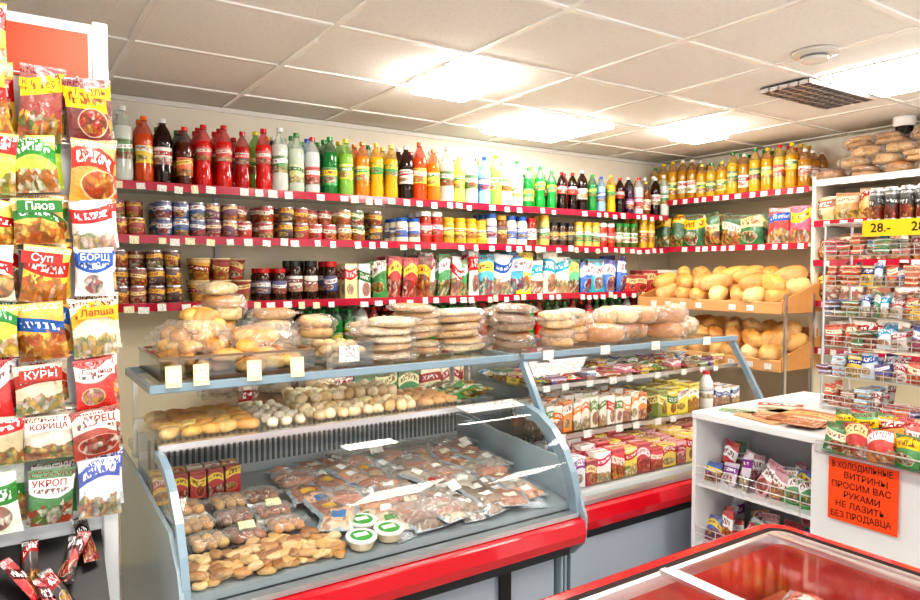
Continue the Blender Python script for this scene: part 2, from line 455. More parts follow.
jar = lathe([(.0005, .002, G_, 0), (.034, 0, G_, 0), (.038, .008, G_, 0), (.038, .03, 'print', 1), (.038, .085, G_, 0), (.037, .105, G_, 0), (.03, .118, G_, 3), (.034, .118, G_, 3), (.034, .138, G_, 3), (.0005, .139, G_, 3)], 14)
cup = lathe([(.0005, 0, 'print', 0), (.034, 0, 'print', 0), (.048, .105, G_, 1), (.05, .107, G_, 1), (.05, .112, G_, 1), (.0005, .112, G_, 1)], 14)
scan = lathe([(.0005, .002, 'metal', 1), (.022, 0, 'metal', 1), (.0265, .01, 'print', 0), (.0265, .15, 'metal', 1), (.022, .162, 'metal', 1), (.022, .168, 'metal', 1), (.0005, .164, 'metal', 1)], 12)
tub = lathe([(.0005, 0, G_, 0), (.036, 0, G_, 0), (.046, .03, G_, 1), (.049, .03, G_, 1), (.049, .036, G_, 1), (.035, .037, G_, 2), (.0005, .037, G_, 2)], 18)
POU = [pouch(1, 1, 1, i) for i in range(6)]
VAC = [pouch(1, 1, 1, 50+i, 'vacpack') for i in range(5)]
def P(mb, x, y, z, w, h, t, cols, **k): mb.at(R.choice(POU), x, y, z, cols, sc=(w, t, h), **k)
LOAF = [loaf(i) for i in range(5)]
BUN = [loaf(10+i, 1, 1, 12, 7) for i in range(3)]
DISC = [loaf(20+i, .8, .62, 18, 8, amp=.06) for i in range(5)]
BAG = [bagT(i) for i in range(5)]
tagT = boxT(.05, .002, .036, 0, 'tag')
white = C('#f4f2ee'); silver = (.75, .75, .77)
def bagged(mb, x, y, z, L, W, H, col, n=1, rz=0., kind=None, rx=0.):
    h = H/n
    for i in range(n):
        mb.at(R.choice(kind or LOAF), x+R.uniform(-.006, .006), y+R.uniform(-.006, .006), z+.004+h*i*.95, jit(R.choice(col)), rz=rz+R.uniform(-.12, .12), rx=rx, sc=(L*.92, W*R.uniform(.86, .95), h*1.0))
    mb.at(R.choice(BAG), x, y, z, white, rz=rz+R.choice((0, pi)), rx=rx, sc=(L*1.04, W*1.06, H*1.05))

# ------------------------------------------------------------ room shell
mb = MB('floor'); mb.box(-1.6, -1.5, -.05, 4.95, 4.15, 0, 'floortile', white); mb.build()
mb = MB('wall_back'); mb.box(-1.6, 3.95, 0, 4.85, 4.1, 2.5, 'wallpaint', C('#f2ecde')); mb.build()
mb = MB('wall_right'); mb.box(4.76, -1.5, 0, 4.9, 3.95, 2.5, 'wallpaint', C('#f2ecde')); mb.build()
mb = MB('wall_left'); mb.box(-1.6, 1.2, 0, -1.45, 3.95, 2.5, 'wallpaint', C('#f2eee6')); mb.build()
CZ = 2.5
mb = MB('ceiling'); mb.box(-1.6, -1.5, CZ, 4.95, 4.15, CZ+.08, 'ceilingtile', white)
x = -1.35
while x < 4.9:
    mb.box(x-.012, -1.5, CZ-.006, x+.012, 3.95, CZ+.002, 'enamel', C('#fbfaf6')); x += .6
y = -1.2
while y < 3.95:
    mb.box(-1.45, y-.012, CZ-.0065, 4.76, y+.012, CZ+.0015, 'enamel', C('#fbfaf6')); y += .6
mb.build()
mb = MB('trim_1'); mb.box(-1.45, 3.93, CZ-.03, 4.76, 3.95, CZ-.007, 'enamel', white); mb.build()

def panel_light(xc, yc, sx=.57, sy=.57, mat='lamp_panel', drop=.020):
    m = MB('ceiling_light_panel'); z = CZ-.008
    for a in ((xc-sx/2-.015, yc-sy/2-.015, xc+sx/2+.015, yc-sy/2), (xc-sx/2-.015, yc+sy/2, xc+sx/2+.015, yc+sy/2+.015),
              (xc-sx/2-.015, yc-sy/2, xc-sx/2, yc+sy/2), (xc+sx/2, yc-sy/2, xc+sx/2+.015, yc+sy/2)):
        m.box(a[0], a[1], z-.012, a[2], a[3], z, 'enamel', white)
    m.box(xc-sx/2, yc-sy/2, z-drop, xc+sx/2, yc+sy/2, z-.004, mat, white, bev=.006 if drop > .03 else 0)
    m.build()
panel_light(2.85, 3.3, drop=.03); panel_light(3.45, 1.5, .57, .5)
panel_light(1.79, 2.73, .3, .3, 'lamp_spot', .06); panel_light(3.73, 2.85, .26, .26, 'lamp_spot', .06)
for p in ((.45, 1.5), (.45, -.3), (2.25, .3), (3.75, -.3)): panel_light(*p)  # added panels out of view, there to brighten the room
mb = MB('ceiling_louver')  # dark louver grid next to the lit ceiling panel
mb.box(3.15, 1.8, CZ-.012, 3.75, 2.05, CZ-.007, 'plain', C('#22272a'))
for i in range(13): mb.box(3.15+.05*i-.004, 1.8, CZ-.03, 3.15+.05*i+.004, 2.05, CZ-.012, 'metal', silver)
for i in range(6): mb.box(3.146, 1.8+.05*i-.004, CZ-.0305, 3.754, 1.8+.05*i+.004, CZ-.0125, 'metal', silver)
mb.build()
mb = MB('smoke_detector')
mb.at(lathe([(.0005, 0, G_, 0), (.09, 0, G_, 0), (.09, -.012, G_, 0), (.07, -.018, G_, 0), (.055, -.018, G_, 1), (.055, -.026, G_, 0), (.05, -.038, G_, 0), (.0005, -.041, G_, 0)], 24), 2.82, 1.59, CZ-.003, [C('#d8d6d0'), C('#7a7a7a')]); mb.build()
mb = MB('security_camera')
mb.at(lathe([(.0005, 0, G_, 0), (.06, 0, G_, 0), (.06, -.04, G_, 0), (.05, -.055, G_, 1), (.046, -.075, G_, 1), (.03, -.1, G_, 1), (.0005, -.107, G_, 1)], 24), 4.45, 1.96, CZ-.003, [white, C('#15161a')]); mb.build()

# ------------------------------------------------------------ shelving
RED = C('#b01c3c'); RED2 = C('#cc1226')
def shelf_A(mb, z, x0, x1, yf=3.6):
    mb.box(x0, yf+.006, z-.025, x1, 3.93, z, 'enamel', C('#efe8da'))
    mb.box(x0, yf-.002, z-.036, x1, yf+.006, z+.004, G_, RED)
    x = max(x0, .2)+.05
    while x < x1-.03:
        if R.random() < .88: mb.at(tagT, x+R.uniform(-.015, .015), yf-.006, z-.04+R.uniform(-.008, .005), C(R.choice(('#f4f2ee', '#f4f2ee', '#f6f0c8'))), rx=-.12, ry=R.uniform(-.07, .07), sc=(R.uniform(.65, 1), 1, R.uniform(.8, 1.15)))
        x += R.choice((.07, .09, .12))
def shelf_B(mb, z, y0, y1, xf=4.36, col=RED):
    mb.box(xf+.006, y0, z-.025, 4.745, y1, z, 'enamel', C('#efe8da'))
    mb.box(xf-.002, y0, z-.036, xf+.006, y1, z+.004, G_, col)
    y = y0+.05
    while y < y1-.03:
        if R.random() < .88: mb.at(tagT, xf-.006, y+R.uniform(-.01, .01), z-.038, white, rz=-pi/2, rx=-.1, sc=(R.uniform(.7, 1), 1, 1))
        y += R.choice((.075, .1, .12))
A1, A2, A3, A4 = 2.02, 1.765, 1.435, 1.12
mb = MB('grocery_shelving')
for z in (A1, A2, A3): shelf_A(mb, z, -1.0, 4.35)
for z in (A4, .8, .45, .12): shelf_A(mb, z, 1.0, 4.35)
mb.box(-1.0, 3.93, .05, 4.74, 3.945, 2.3, 'enamel', C('#f6ecd0'))
for x in (-1.02, 1.0, 2.2, 3.2, 4.2): mb.box(x-.012, 3.905, .0, x+.012, 3.929, 2.2, 'enamel', C('#e8e8e8'))
mb.build()
B1, B2 = 2.14, 1.775
mb = MB('side_grocery_shelving')
for z, a, b, c in ((B1, 2.48, 3.92, RED), (B2, 2.48, 3.92, RED), (2.17, .9, 2.44, C('#e8e6e2')), (1.91, .9, 2.44, RED), (1.66, .9, 2.44, RED), (1.4, .9, 2.44, RED), (1.1, .9, 2.44, RED), (.5, .9, 3.92, RED)):
    shelf_B(mb, z, a, b, col=c)
mb.box(4.745, .9, .05, 4.757, 3.92, 2.35, 'enamel', C('#f6ecd0'))
for y in (.9, 2.455, 3.925): mb.box(4.38, y-.012, 0, 4.74, y+.012, 2.2, 'enamel', C('#e8e0d0'))
mb.build()

def B_(liq, lab, lab2, cap, neck=None):
    l = C(liq); return [l, (C(lab), C(lab2)), C(neck) if neck else tuple(c*.7+.25 for c in l), C(cap)]
K = {
 'cg': (B_('#f0f8f2', '#2f8a3a', '#ffffff', '#f0f0f0'), 0, 1.02, 1.02), 'c2': (B_('#e8f4e4', '#e9e6a0', '#2c7a3c', '#2a8a3a'), 2, .97, 1.0), 'or': (B_('#f0601a', '#f3d01a', '#f6f0e0', '#f07018'), 0, 1., 1.),
 'co': (B_('#2a0d08', '#efe6da', '#b0161c', '#e8e8e8', '#5a3020'), 0, .92, 1.), 'co2': (B_('#6a280c', '#f0651e', '#ffe070', '#e02020'), 2, .88, .98), 'rd': (B_('#e82018', '#d01020', '#f7e0d0', '#d01818'), 1, .93, .96),
 'rd2': (B_('#c81418', '#501014', '#f04040', '#c01818'), 1, .93, .96), 'gr': (B_('#0f8a3a', '#1c9a40', '#f4e040', '#1c9a40'), 2, .93, .98), 'lg': (B_('#a0dc58', '#e8e030', '#2a8a30', '#e8e030'), 0, .93, .96),
 'ye': (B_('#f8cc1a', '#2a9a3a', '#f2e236', '#f6d01a'), 1, .97, .98), 'yo': (B_('#f79a1a', '#f6d82a', '#2f9a3c', '#f08a1a'), 0, .9, .95), 'ly': (B_('#f0e87a', '#f3c62a', '#4a9a3a', '#f0f0f0'), 0, .95, .97),
 'ck': (B_('#1a0806', '#d01018', '#ffffff', '#d01018', '#4a2a20'), 1, .9, .93), 'sp': (B_('#12983c', '#0f9a48', '#e8f04a', '#2a9a48'), 1, .9, .93), 'pu': (B_('#4a1648', '#7a2a7a', '#f0d0f0', '#3a1a4a'), 2, .84, .92),
 'am': (B_('#8a4a12', '#f2e0b0', '#8a1a14', '#e0c040'), 2, .86, .92), 'bl': (B_('#a8d8f4', '#2060c0', '#ffffff', '#2050c0'), 0, .9, .93), 'cr': (B_('#f2f6f6', '#d02030', '#ffffff', '#d02030'), 2, .88, .94)}
def bt(mb, k, x, y, z, s=1., w=1.):
    c, ti, h, ww = K[k]; mb.at(BT[ti], x, y, z, c, rz=R.uniform(-.6, .6), sc=(ww*w, ww*w, h*s))
seq = 'cg c2 cg or co co2 rd rd rd2 rd cg c2 cr gr lg yo ye ye co or yo cg ly cg bl lg cg c2 gr sp sp ck ck co sp bl ye ck pu cr am co cg'.split()
mb = MB('soda_bottles'); x = .3
for i, k in enumerate(seq):
    s = (1 if i < 27 else .9)*R.uniform(.93, 1.04)
    for r in range(3):
        kk = k if r == 0 or R.random() < .6 else R.choice(seq)
        if r and R.random() < .12: continue
        bt(mb, kk, x+R.uniform(-.009, .009), 3.655+.098*r, A1, s, min(1, s))
    x += .0945+R.uniform(-.003, .006)
mb.build()
mb = MB('cooking_oil_bottles'); y = 2.55
while y < 3.88:
    k = B_('#e9b01c', '#f5e060', '#3a8a2c', '#f2d21a') if R.random() < .5 else R.choice((B_('#e8d060', '#d03020', '#fff0a0', '#d02020'), B_('#c8901c', '#f4f0e0', '#b02020', '#e8e8e0'), B_('#e8c030', '#2a7a3a', '#f8f0a0', '#2a8a3a')))
    s = R.choice((.82, .88, .74, .9)); ti = R.choice(BT)
    for r in range(3): mb.at(ti, 4.43+.1*r, y+R.uniform(-.004, .004), B1, k, rz=R.uniform(0, 6), sc=(.92, .92, s))
    y += .089
mb.build()

def rowA(mb, x0, x1, z, pal, tpl, w, rows=3, stack=1, h=.09, sc=1, cf=None, yf=3.655, dy=None, hv=0.):
    x = x0+w/2; dy = dy or w
    while x < x1-w*.4:
        c = R.choice(pal); run = R.choice((1, 1, 2, 3)); k = 1+R.uniform(-hv, hv)
        for _ in range(run):
            if x > x1-w*.4: break
            for r in range(rows):
                y = yf+dy*r
                if y > 3.88: break
                n = stack if R.random() < .75 else max(1, stack-1)
                s3 = sc if isinstance(sc, tuple) else (sc, sc, sc)
                for s in range(n):
                    mb.at(tpl, x+R.uniform(-.005, .005), y, z+h*s, cf(c), rz=R.uniform(-.6, .6) if tpl in (can, jar, cup) else R.uniform(-.08, .08), sc=(s3[0], s3[1], s3[2]*(k if stack == 1 else 1)))
            x += w+.003
        if R.random() < .12: x += w*.4
canc = lambda c: [(C(c[0]), C(c[1])), silver]
jarc = lambda c: [C(c[0]), (C(c[1]), C(c[2])), white, C(c[3])]
prc = lambda c: [(C(c[0]), C(c[1]))]
palcan = [('#9a1a1a', '#e8c050'), ('#6a2a5a', '#f0d0a0'), ('#b01c20', '#f8f0e0'), ('#d8a03a', '#8a1a14'), ('#8a3018', '#f4dca0'), ('#a83018', '#fff0c0'), ('#c83a1c', '#f8e060'), ('#3a1210', '#e8b040'), ('#b8862a', '#f8f0d8'), ('#24508a', '#f0f0f0'), ('#2a6a34', '#f8f0c0')]
paljar = [('#7a1f14', '#f0e4c8', '#a01818', '#b01818'), ('#4a5a1a', '#f4f0d8', '#2a7a2a', '#2a8a3a'), ('#c8a02a', '#f0d040', '#a03018', '#e0b020'), ('#a82a14', '#d8202a', '#ffffff', '#f0f0e8'), ('#6a3a14', '#3a1a0a', '#f0d080', '#c8a030'), ('#c8b060', '#3a8a4a', '#f8f8f0', '#e0b030'), ('#3a2414', '#202020', '#e0c060', '#1a1a1a'), ('#e8e0c8', '#2858a8', '#f8f8f8', '#2858a8')]
mb = MB('canned_goods')
rowA(mb, .2, .62, A2, palcan[:1]+palcan[5:8], can, .077, stack=2, h=.087, cf=canc)
rowA(mb, .64, 1.25, A2, palcan[1:5]+palcan[6:7]+palcan[9:], can, .077, stack=2, h=.087, cf=canc)
rowA(mb, 1.26, 1.95, A2, palcan, can, .082, stack=2, h=.087, cf=canc, sc=(1.05, 1.05, 1))
rowA(mb, .2, .78, A3, palcan[:1]+palcan[7:8]+palcan[3:5], can, .077, stack=3, h=.087, cf=canc)
mb.build()
mb = MB('preserve_jars')
rowA(mb, 1.98, 3.1, A2, paljar, jar, .08, stack=1, cf=jarc, sc=(1, 1, 1.25), hv=.2)
rowA(mb, 3.1, 4.3, A2, paljar, jar, .077, stack=1, cf=jarc, sc=(.95, .95, 1.35), hv=.2)
mb.build()
mb = MB('instant_noodle_cups')
rowA(mb, .8, 1.12, A3, [('#f0e8d0', '#c81c1c'), ('#e8b020', '#a01c1c'), ('#a83018', '#f8e0a0')], cup, .102, rows=2, stack=2, h=.113, cf=lambda c: [(C(c[0]), C(c[1])), C('#d8c8a0')])
mb.build()
mb = MB('coffee_jars')
rowA(mb, 1.13, 1.62, A3, [('#2a1208', '#7a1a10', '#e8c060', '#c8a030'), ('#3a1a0a', '#203a7a', '#f0f0f0', '#b01818'), ('#2a1208', '#e8e0d0', '#7a1a1a', '#1a1a1a'), ('#4a1a0a', '#b02018', '#f0e0a0', '#c01818')], jar, .085, rows=2, stack=1, cf=jarc, sc=(1.05, 1.05, 1.45), hv=.18)
mb.build()
bxs = boxT(.075, .08, .2); bxm = boxT(.11, .07, .16)
mb = MB('dry_food_boxes')
rowA(mb, 1.63, 1.82, A3, [('#f0e0a0', '#d02020'), ('#e8e8e0', '#2a6a2a')], bxs, .078, rows=3, cf=prc)
mb.build()
def pouchrow(mb, x0, x1, z, w, h, t, pal, rows=3, yf=3.665, dy=.07):
    x = x0
    while x < x1-w*.3:
        c = R.choice(pal); ww = w*R.uniform(.72, 1.12); x += ww/2; hh = h*R.uniform(.72, 1.04)
        for r in range(rows): P(mb, x+R.uniform(-.008, .008), yf+dy*r+R.uniform(-.012, .01), z, ww, hh*R.uniform(.96, 1.03), t*R.uniform(.8, 1.2), [(C(c[0]), C(c[1]))], rz=R.uniform(-.3, .3), ry=R.uniform(-.09, .09))
        x += ww*.47
mb = MB('tea_and_snack_bags')
pouchrow(mb, 1.83, 2.2, A3, .11, .27, .06, [('#c81c20', '#f4e060'), ('#1f8a3a', '#f0f0e0'), ('#f0d020', '#c01c1c'), ('#f0f0ea', '#d02028'), ('#7a3a1a', '#f0c040')])
pouchrow(mb, 2.2, 2.58, A3, .09, .28, .06, [('#e8eee8', '#d81c28'), ('#e01c28', '#ffffff'), ('#f4f4f4', '#1f9a50'), ('#2a9a4a', '#f8f8f8')])
mb.build()
mb = MB('detergent_bags')
pouchrow(mb, 2.58, 2.9, A3, .15, .28, .07, [('#1aa0d8', '#ffffff'), ('#28b8d0', '#f6f060'), ('#e8f4f8', '#1a60c0')])
pouchrow(mb, 2.9, 3.35, A3, .15, .29, .07, [('#f2d818', '#f0f0f0'), ('#f0e8c0', '#e86a18'), ('#f0b818', '#d02020'), ('#f4f0d8', '#20a0c0')])
pouchrow(mb, 3.35, 3.9, A3, .14, .28, .07, [('#20a8c0', '#ffffff'), ('#2a6ac8', '#f0f8ff'), ('#30b070', '#f8f870'), ('#40c0d0', '#f8f8f8')])
mb.build()
mb = MB('household_boxes')
rowA(mb, 3.92, 4.5, A3, [('#f0f0e8', '#d02020'), ('#e0c030', '#204080'), ('#c82020', '#f8e8b0')], bxm, .115, rows=3, stack=1, cf=prc, hv=.3)
mb.build()
mb = MB('small_drink_bottles')
x = 1.12
while x < 4.32:
    k = R.choice(('gr', 'sp', 'sp', 'rd', 'ck', 'cg'))
    for r in range(3): bt(mb, k, x, 3.66+.09*r, A4, .82, .84)
    x += .079
mb.build()
mb = MB('boxed_groceries')
for z in (.8, .45, .12):
    rowA(mb, 1.02, 4.3, z, [('#e8d8b0', '#a02020'), ('#b02020', '#f8e060'), ('#2a5a9a', '#ffffff'), ('#2a8a4a', '#f0f0c0')], boxT(.14, .1, .2), .145, rows=2, cf=prc, dy=.12)
mb.build()

# --- right-hand wall goods
def rowB(mb, y0, y1, z, w, h, t, pal, xs=(4.44, 4.54), lean=.1):
    y = y0
    while y < y1-w*.3:
        c = R.choice(pal); ww = w*R.uniform(.8, 1.08); y += ww/2; hh = h*R.uniform(.82, 1.03)
        for xx in xs: P(mb, xx, y, z, ww, hh, t, [(C(c[0]), C(c[1]))], rz=-pi/2+R.uniform(-.3, .3), rx=-R.uniform(0, lean), ry=R.uniform(-.09, .09))
        y += ww*.47
mb = MB('crisp_bags')
rowB(mb, 2.85, 3.85, B2, .18, .26, .08, [('#0f7a34', '#f4d820'), ('#0f6a30', '#f0e8a0'), ('#1a5a2a', '#f8c820'), ('#b8a020', '#1a6a2a'), ('#0c5a28', '#f0f0d0')])
rowB(mb, 2.5, 2.85, B2, .17, .27, .07, [('#d82020', '#3060c0'), ('#e85a80', '#f8e020')])
mb.build()
mb = MB('cookie_bags')
rowB(mb, .95, 2.42, 1.91, .17, .19, .09, [('#d89a5a', '#f0e0c0'), ('#c04a38', '#f0d8a0'), ('#d8a860', '#a02a20'), ('#e8c890', '#9a5a3a')])
rowB(mb, .95, 2.42, 1.66, .15, .17, .08, [('#9a5a30', '#f0d8b0'), ('#d8a860', '#2a5aa0'), ('#e0c8a0', '#b02020')])
rowB(mb, .95, 2.42, 1.4, .16, .19, .08, [('#c88a4a', '#f0e0c0'), ('#e8e0d0', '#b02020'), ('#9a5a3a', '#f8e060')])
rowB(mb, .95, 2.42, 1.1, .16, .2, .08, [('#c88a4a', '#f0e0c0'), ('#e8e0d0', '#b02020'), ('#4a6a9a', '#f8f8f0')])
mb.build()
BR = [C('#d49048'), C('#c67c38'), C('#e0a860'), C('#b86c30')]
mb = MB('bagged_pastries')
for lay in range(4):
    y = 1.0+.05*(lay % 2)
    while y < 2.40-.03*lay:
        if not (lay == 3 and R.random() < .55):
            bagged(mb, 4.5, y, 2.172+.06*lay, .24, .19, .066, BR, 2 if R.random() < .5 else 1, rz=R.uniform(-.35, .35), rx=R.uniform(-.1, .1), kind=R.choice((LOAF, DISC)))
        y += R.uniform(.18, .215)
mb.build()
def bread_rack(z, y0, y1):
    m = MB('bread_rack'); xf, xb = 4.0, 4.42; rise = .1; W = C('#d8a060')
    ang = math.atan2(rise, xb-xf)
    for xx in (xf, (xf+xb)/2, xb-.02):
        zz = z+(xx-xf)/(xb-xf)*rise
        m.box(xx, y0, zz-.02, xx+.03, y1, zz, 'wood', W, .002)
    n = int((y1-y0)/.06)
    for i in range(n+1):
        yy = y0+.02+(y1-y0-.04)*i/n
        m.box(xf, yy-.012, z+rise/2-.008, xb, yy+.012, z+rise/2+.008, 'wood', W, .001, ry=-ang)
    m.box(xf-.02, y0-.015, z-.035, xf, y1+.015, z+.04, 'wood', C('#e4b078'), .003)
    for yy in (y0-.02, y1+.004):
        t = T(); po = [(xf, z-.03), (xb+.02, z-.03), (xb+.02, z+.17), (xf, z+.05)]
        t.V = [(a, yy, b) for a, b in po]+[(a, yy+.016, b) for a, b in po]
        for f in ((0, 1, 2, 3), (7, 6, 5, 4), (0, 4, 5, 1), (1, 5, 6, 2), (2, 6, 7, 3), (3, 7, 4, 0)): t.face(f, 'wood', 0, [(0, 0)]*4, False)
        m.add(t.done(), Matrix.Identity(4), W)
    m.box(xb, y0, z, xb+.02, y1, z+.22, 'wood', W, .002)
    y = y0+.06
    while y < y1-.05:
        if R.random() < .85: m.at(tagT, xf-.0225, y, z-.02, white, rz=-pi/2)
        y += .13
    m.build()
    m = MB('bread_loaves')
    for lay in range(2):
        y = y0+.085+.03*lay
        while y < y1-.06:
            for xx in (xf+.11, xf+.31):
                if lay and R.random() < .2: continue
                zz = z+.006+(xx-xf)/(xb-xf)*rise+.078*lay
                L = R.choice((.225, .24, .2)); wd = R.uniform(.105, .14)
                m.at(R.choice(LOAF), xx+R.uniform(-.015, .015), y+R.uniform(-.015, .015), zz, jit(R.choice((C('#d8963c'), C('#e4b060'), C('#c88030'), C('#ecc888'), C('#d09048'))), .1), rz=R.uniform(-.5, .5)*(1+lay*1.2), ry=-ang*.8, sc=(L, wd, .105))
            y += .138
    m.build()
bread_rack(1.36, 2.44, 3.55)
bread_rack(1.0, 2.44, 3.5)
mb = MB('bread_rack_frame')
for y in (2.415, 3.59):
    for xx in (4.02, 4.33): mb.box(xx-.012, y-.006, 0, xx+.012, y+.006, 1.45, 'metal', silver)
mb.build()

# ------------------------------------------------------------ display cases
GB = C('#9db0bb'); TR = C('#88a0b0')
curve = [(2.30, 1.035), (2.22, 1.035), (2.14, 1.015), (2.06, .97), (1.99, .90), (1.945, .82), (1.92, .74), (1.91, .665)]
def common(m, x0, x1, YB, base='#aebccb'):
    m.box(x0+.02, 2.04, .14, x1-.02, 2.96, .5, 'enamel', C(base))
    m.box(x0+.02, YB+.03, .5, x1-.02, 2.96, .56, 'plain', C('#2a3036'))  # strip under the bumper, coloured dark as its shadow
    m.prism([(YB+.02, .545), (YB+.0, .55), (YB-.035, .565), (YB-.045, .60), (YB-.035, .645), (YB, .655), (YB+.04, .655), (YB+.04, .545)], x0+.002, x1-.002, G_, RED2)
    m.box(x0+.01, YB-.01, .656, x1-.01, YB+.03, .674, 'metal', silver)
    m.box(x0+.03, YB+.031, .561, x1-.03, 2.93, .66, 'enamel', C('#b9c4ca'))
    for xx in (x0+.08, x1-.14):
        for yy in (2.1, 2.85): m.box(xx, yy, 0, xx+.06, yy+.06, .14, 'plain', C('#1c1e20'))
    m.box(x0+.1, 2.033, .16, x1-.1, 2.04, .2, 'plain', C('#39424a'))
    m.box(x1-.30, 2.02, .0, x1-.25, 2.033, .5, 'plain', C('#15171a'))
def arcband(m, xa, xb, cv, t, mat, col):
    o = []
    for i, (y, z) in enumerate(cv):
        a = cv[max(0, i-1)]; b = cv[min(len(cv)-1, i+1)]; dy, dz = b[0]-a[0], b[1]-a[1]; L = math.hypot(dy, dz)
        o.append((y-dz/L*t, z+dy/L*t))
    m.prism(cv+o[::-1], xa, xb, mat, col)

m = MB('curved_glass_display_case'); x0, x1 = .39, 1.83
common(m, x0, x1, 1.92)
side = [(3.0, .14), (3.0, .9), (2.7, .9), (2.05, .86), (1.94, .78), (1.885, .66), (1.89, .56), (1.95, .5), (2.02, .46), (2.02, .14)]
m.prism(side, x0-.012, x0+.0, 'enamel', GB); m.prism(side, x1, x1+.012, 'enamel', GB)
m.sheet(curve, x0+.02, x1-.02, 'glass', white)
arcband(m, x0-.004, x0+.018, curve, .03, 'enamel', TR)
arcband(m, x1-.02, x1+.012, curve, .045, 'enamel', TR)
sg = [(2.8, .9), (2.8, 1.2), (2.34, 1.2), (2.31, 1.035)]+curve[1:]+[(1.95, .79), (2.05, .865), (2.7, .9)]
for xx in (x0+.003, x1-.003):
    t = T(); t.V = [(xx, a, b) for a, b in sg]; t.face(tuple(range(len(sg))), 'glass', 0, [(0, 0)]*len(sg), False); m.add(t.done(), Matrix.Identity(4), white)
ZT = 1.235
m.box(x0, 2.33, ZT-.012, x1, 2.8, ZT, 'glass', white)
m.box(x0-.012, 2.305, ZT-.024, x1+.012, 2.33, ZT+.004, 'enamel', TR, .003)
m.box(x0-.012, 2.33, ZT-.022, x0, 2.8, ZT+.002, 'enamel', TR); m.box(x1, 2.33, ZT-.022, x1+.012, 2.8, ZT+.002, 'enamel', TR)
m.box(x0, 2.80, ZT-.022, x1, 2.82, ZT+.002, 'enamel', TR)
m.quad([(x0, 2.318, 1.05), (x1, 2.318, 1.05), (x1, 2.318, ZT-.024), (x0, 2.318, ZT-.024)], 'glass', white)
m.box(x0+.01, 2.295, 1.03, x1-.01, 2.32, 1.05, 'metal', silver)
m.box(x0+.01, 2.33, 1.04, x1-.01, 2.76, 1.048, 'glass', white)
m.box(x0+.01, 2.76, 1.03, x1-.01, 2.78, 1.05, 'metal', silver)
for xx in (x0+.01, x1-.025):
    m.box(xx, 2.78, .9, xx+.015, 2.80, ZT-.022, 'metal', silver)
m.box(x0+.02, 2.74, .75, x1-.02, 2.76, 1.0, 'enamel', C('#bcc4ca'))
for i in range(62):
    xx = x0+.05+i*.0222
    m.box(xx, 2.733, .83, xx+.009, 2.741, .97, 'plain', C('#5c666c'))
m.box(x0+.02, 2.74, .9, x1-.02, 3.0, .93, 'metal', silver)
def deckz(y): return .70+(y-1.97)*.12
m.prism([(1.96, .675), (1.96, .70), (2.735, .793), (2.735, .675)], x0+.005, x1-.005, 'enamel', C('#8a949a'))
m.build()
mb = MB('packaged_deli_goods')
vm = [('#b86a4a', '#f4f4f0'), ('#8a4030', '#f0e8d0'), ('#c88a6a', '#e8eef4'), ('#6a5a54', '#f0f0f0'), ('#d0a890', '#4a7ab0'), ('#a8a49c', '#f4f4f0'), ('#90a8ba', '#f8f8f8'), ('#7a2c20', '#d8b048'), ('#a8b0b6', '#c04040'), ('#3a3634', '#e0e0e0'), ('#788894', '#f0f0f0'), ('#c8bca8', '#5a8a4a')]
n = 0
for yrow in np.arange(2.0, 2.68, .075):
    x = (1.08 if yrow < 2.14 else .90)+R.uniform(0, .04)
    while x < 1.76:
        c = R.choice(vm); w = R.uniform(.11, .15); h = R.uniform(.12, .17); rz = R.uniform(-.6, .6)
        lift = .012+.011*(n % 3); yy = min(yrow, 2.62)
        if R.random() < .13:
            for k in range(4):
                mb.at(LOAF[k % 5], x, yy-.04+.028*k, deckz(yy)+.012, jit(C(R.choice(('#a04a34', '#c06a4c', '#7a3426')))), rz=rz*.3+R.uniform(-.1, .1), sc=(.14, .03, .032))
            mb.at(R.choice(BAG), x, yy, deckz(yy)+.008, white, rz=rz*.3, sc=(.17, .14, .06))
        else:
            mb.at(R.choice(VAC), x+h/2*math.sin(rz), max(yy-h/2*math.cos(rz), 1.975), deckz(yy-h/2)+lift, [(C(c[0]), C(c[1]))], rz=rz, rx=-pi/2+.14, sc=(w, R.uniform(.022, .035), h))
        if R.random() < .1: mb.at(tagT, x, yy-.03, deckz(yy)+.06, white, rx=-.9, rz=R.uniform(-.5, .5), sc=(1.2, 1, 1.2))
        x += R.uniform(.08, .105); n += 1
mb.build()
mb = MB('wrapped_pastry_trays')
for i in range(9):
    x = .51+.13*(i % 3)+R.uniform(-.012, .012); y = 2.19+.125*(i//3)+R.uniform(-.008, .008)
    z = deckz(y); cc = R.choice(('#8a3c20', '#b8743a', '#cc9854', '#7a3020')); rz = R.uniform(-.2, .2)
    mb.at(boxT(.118, .1, .018, .004, 'gloss'), x, y, z+.006, C(R.choice(('#e0e0dc', '#2a2420', '#2a2420'))), rz=rz, rx=.11)
    for k in range(6):
        mb.at((LOAF+BUN)[(k+i) % 8], x-.034+.034*(k % 3), y-.024+.048*(k//3), z+.02, jit(C(cc), .25), rz=R.uniform(1.2, 2), sc=(.052, .036, .028))
    mb.at(BAG[i % 5], x, y, z+.014, white, rz=rz, sc=(.125, .105, .045))
    if i % 4 == 1: mb.at(tagT, x, y-.02, z+.056, C('#f8f0c0'), rx=-1.2, rz=R.uniform(-.4, .4))
mb.build()
mb = MB('baked_cookies')
for i in range(170):
    x = R.uniform(.44, .88); y = R.uniform(1.985, 2.13); lay = R.choice((0, 0, .01, .02))
    mb.at(R.choice(DISC+LOAF[:2]), x, y, deckz(y)+.004+lay, jit(R.choice((C('#a8763c'), C('#c0965c'), C('#8a5424'), C('#d0b080'))), .15), rz=R.uniform(0, 3), rx=R.uniform(-.2, .2), sc=(R.uniform(.045, .065), R.uniform(.03, .045), .017))
mb.build()
mb = MB('salad_tubs')
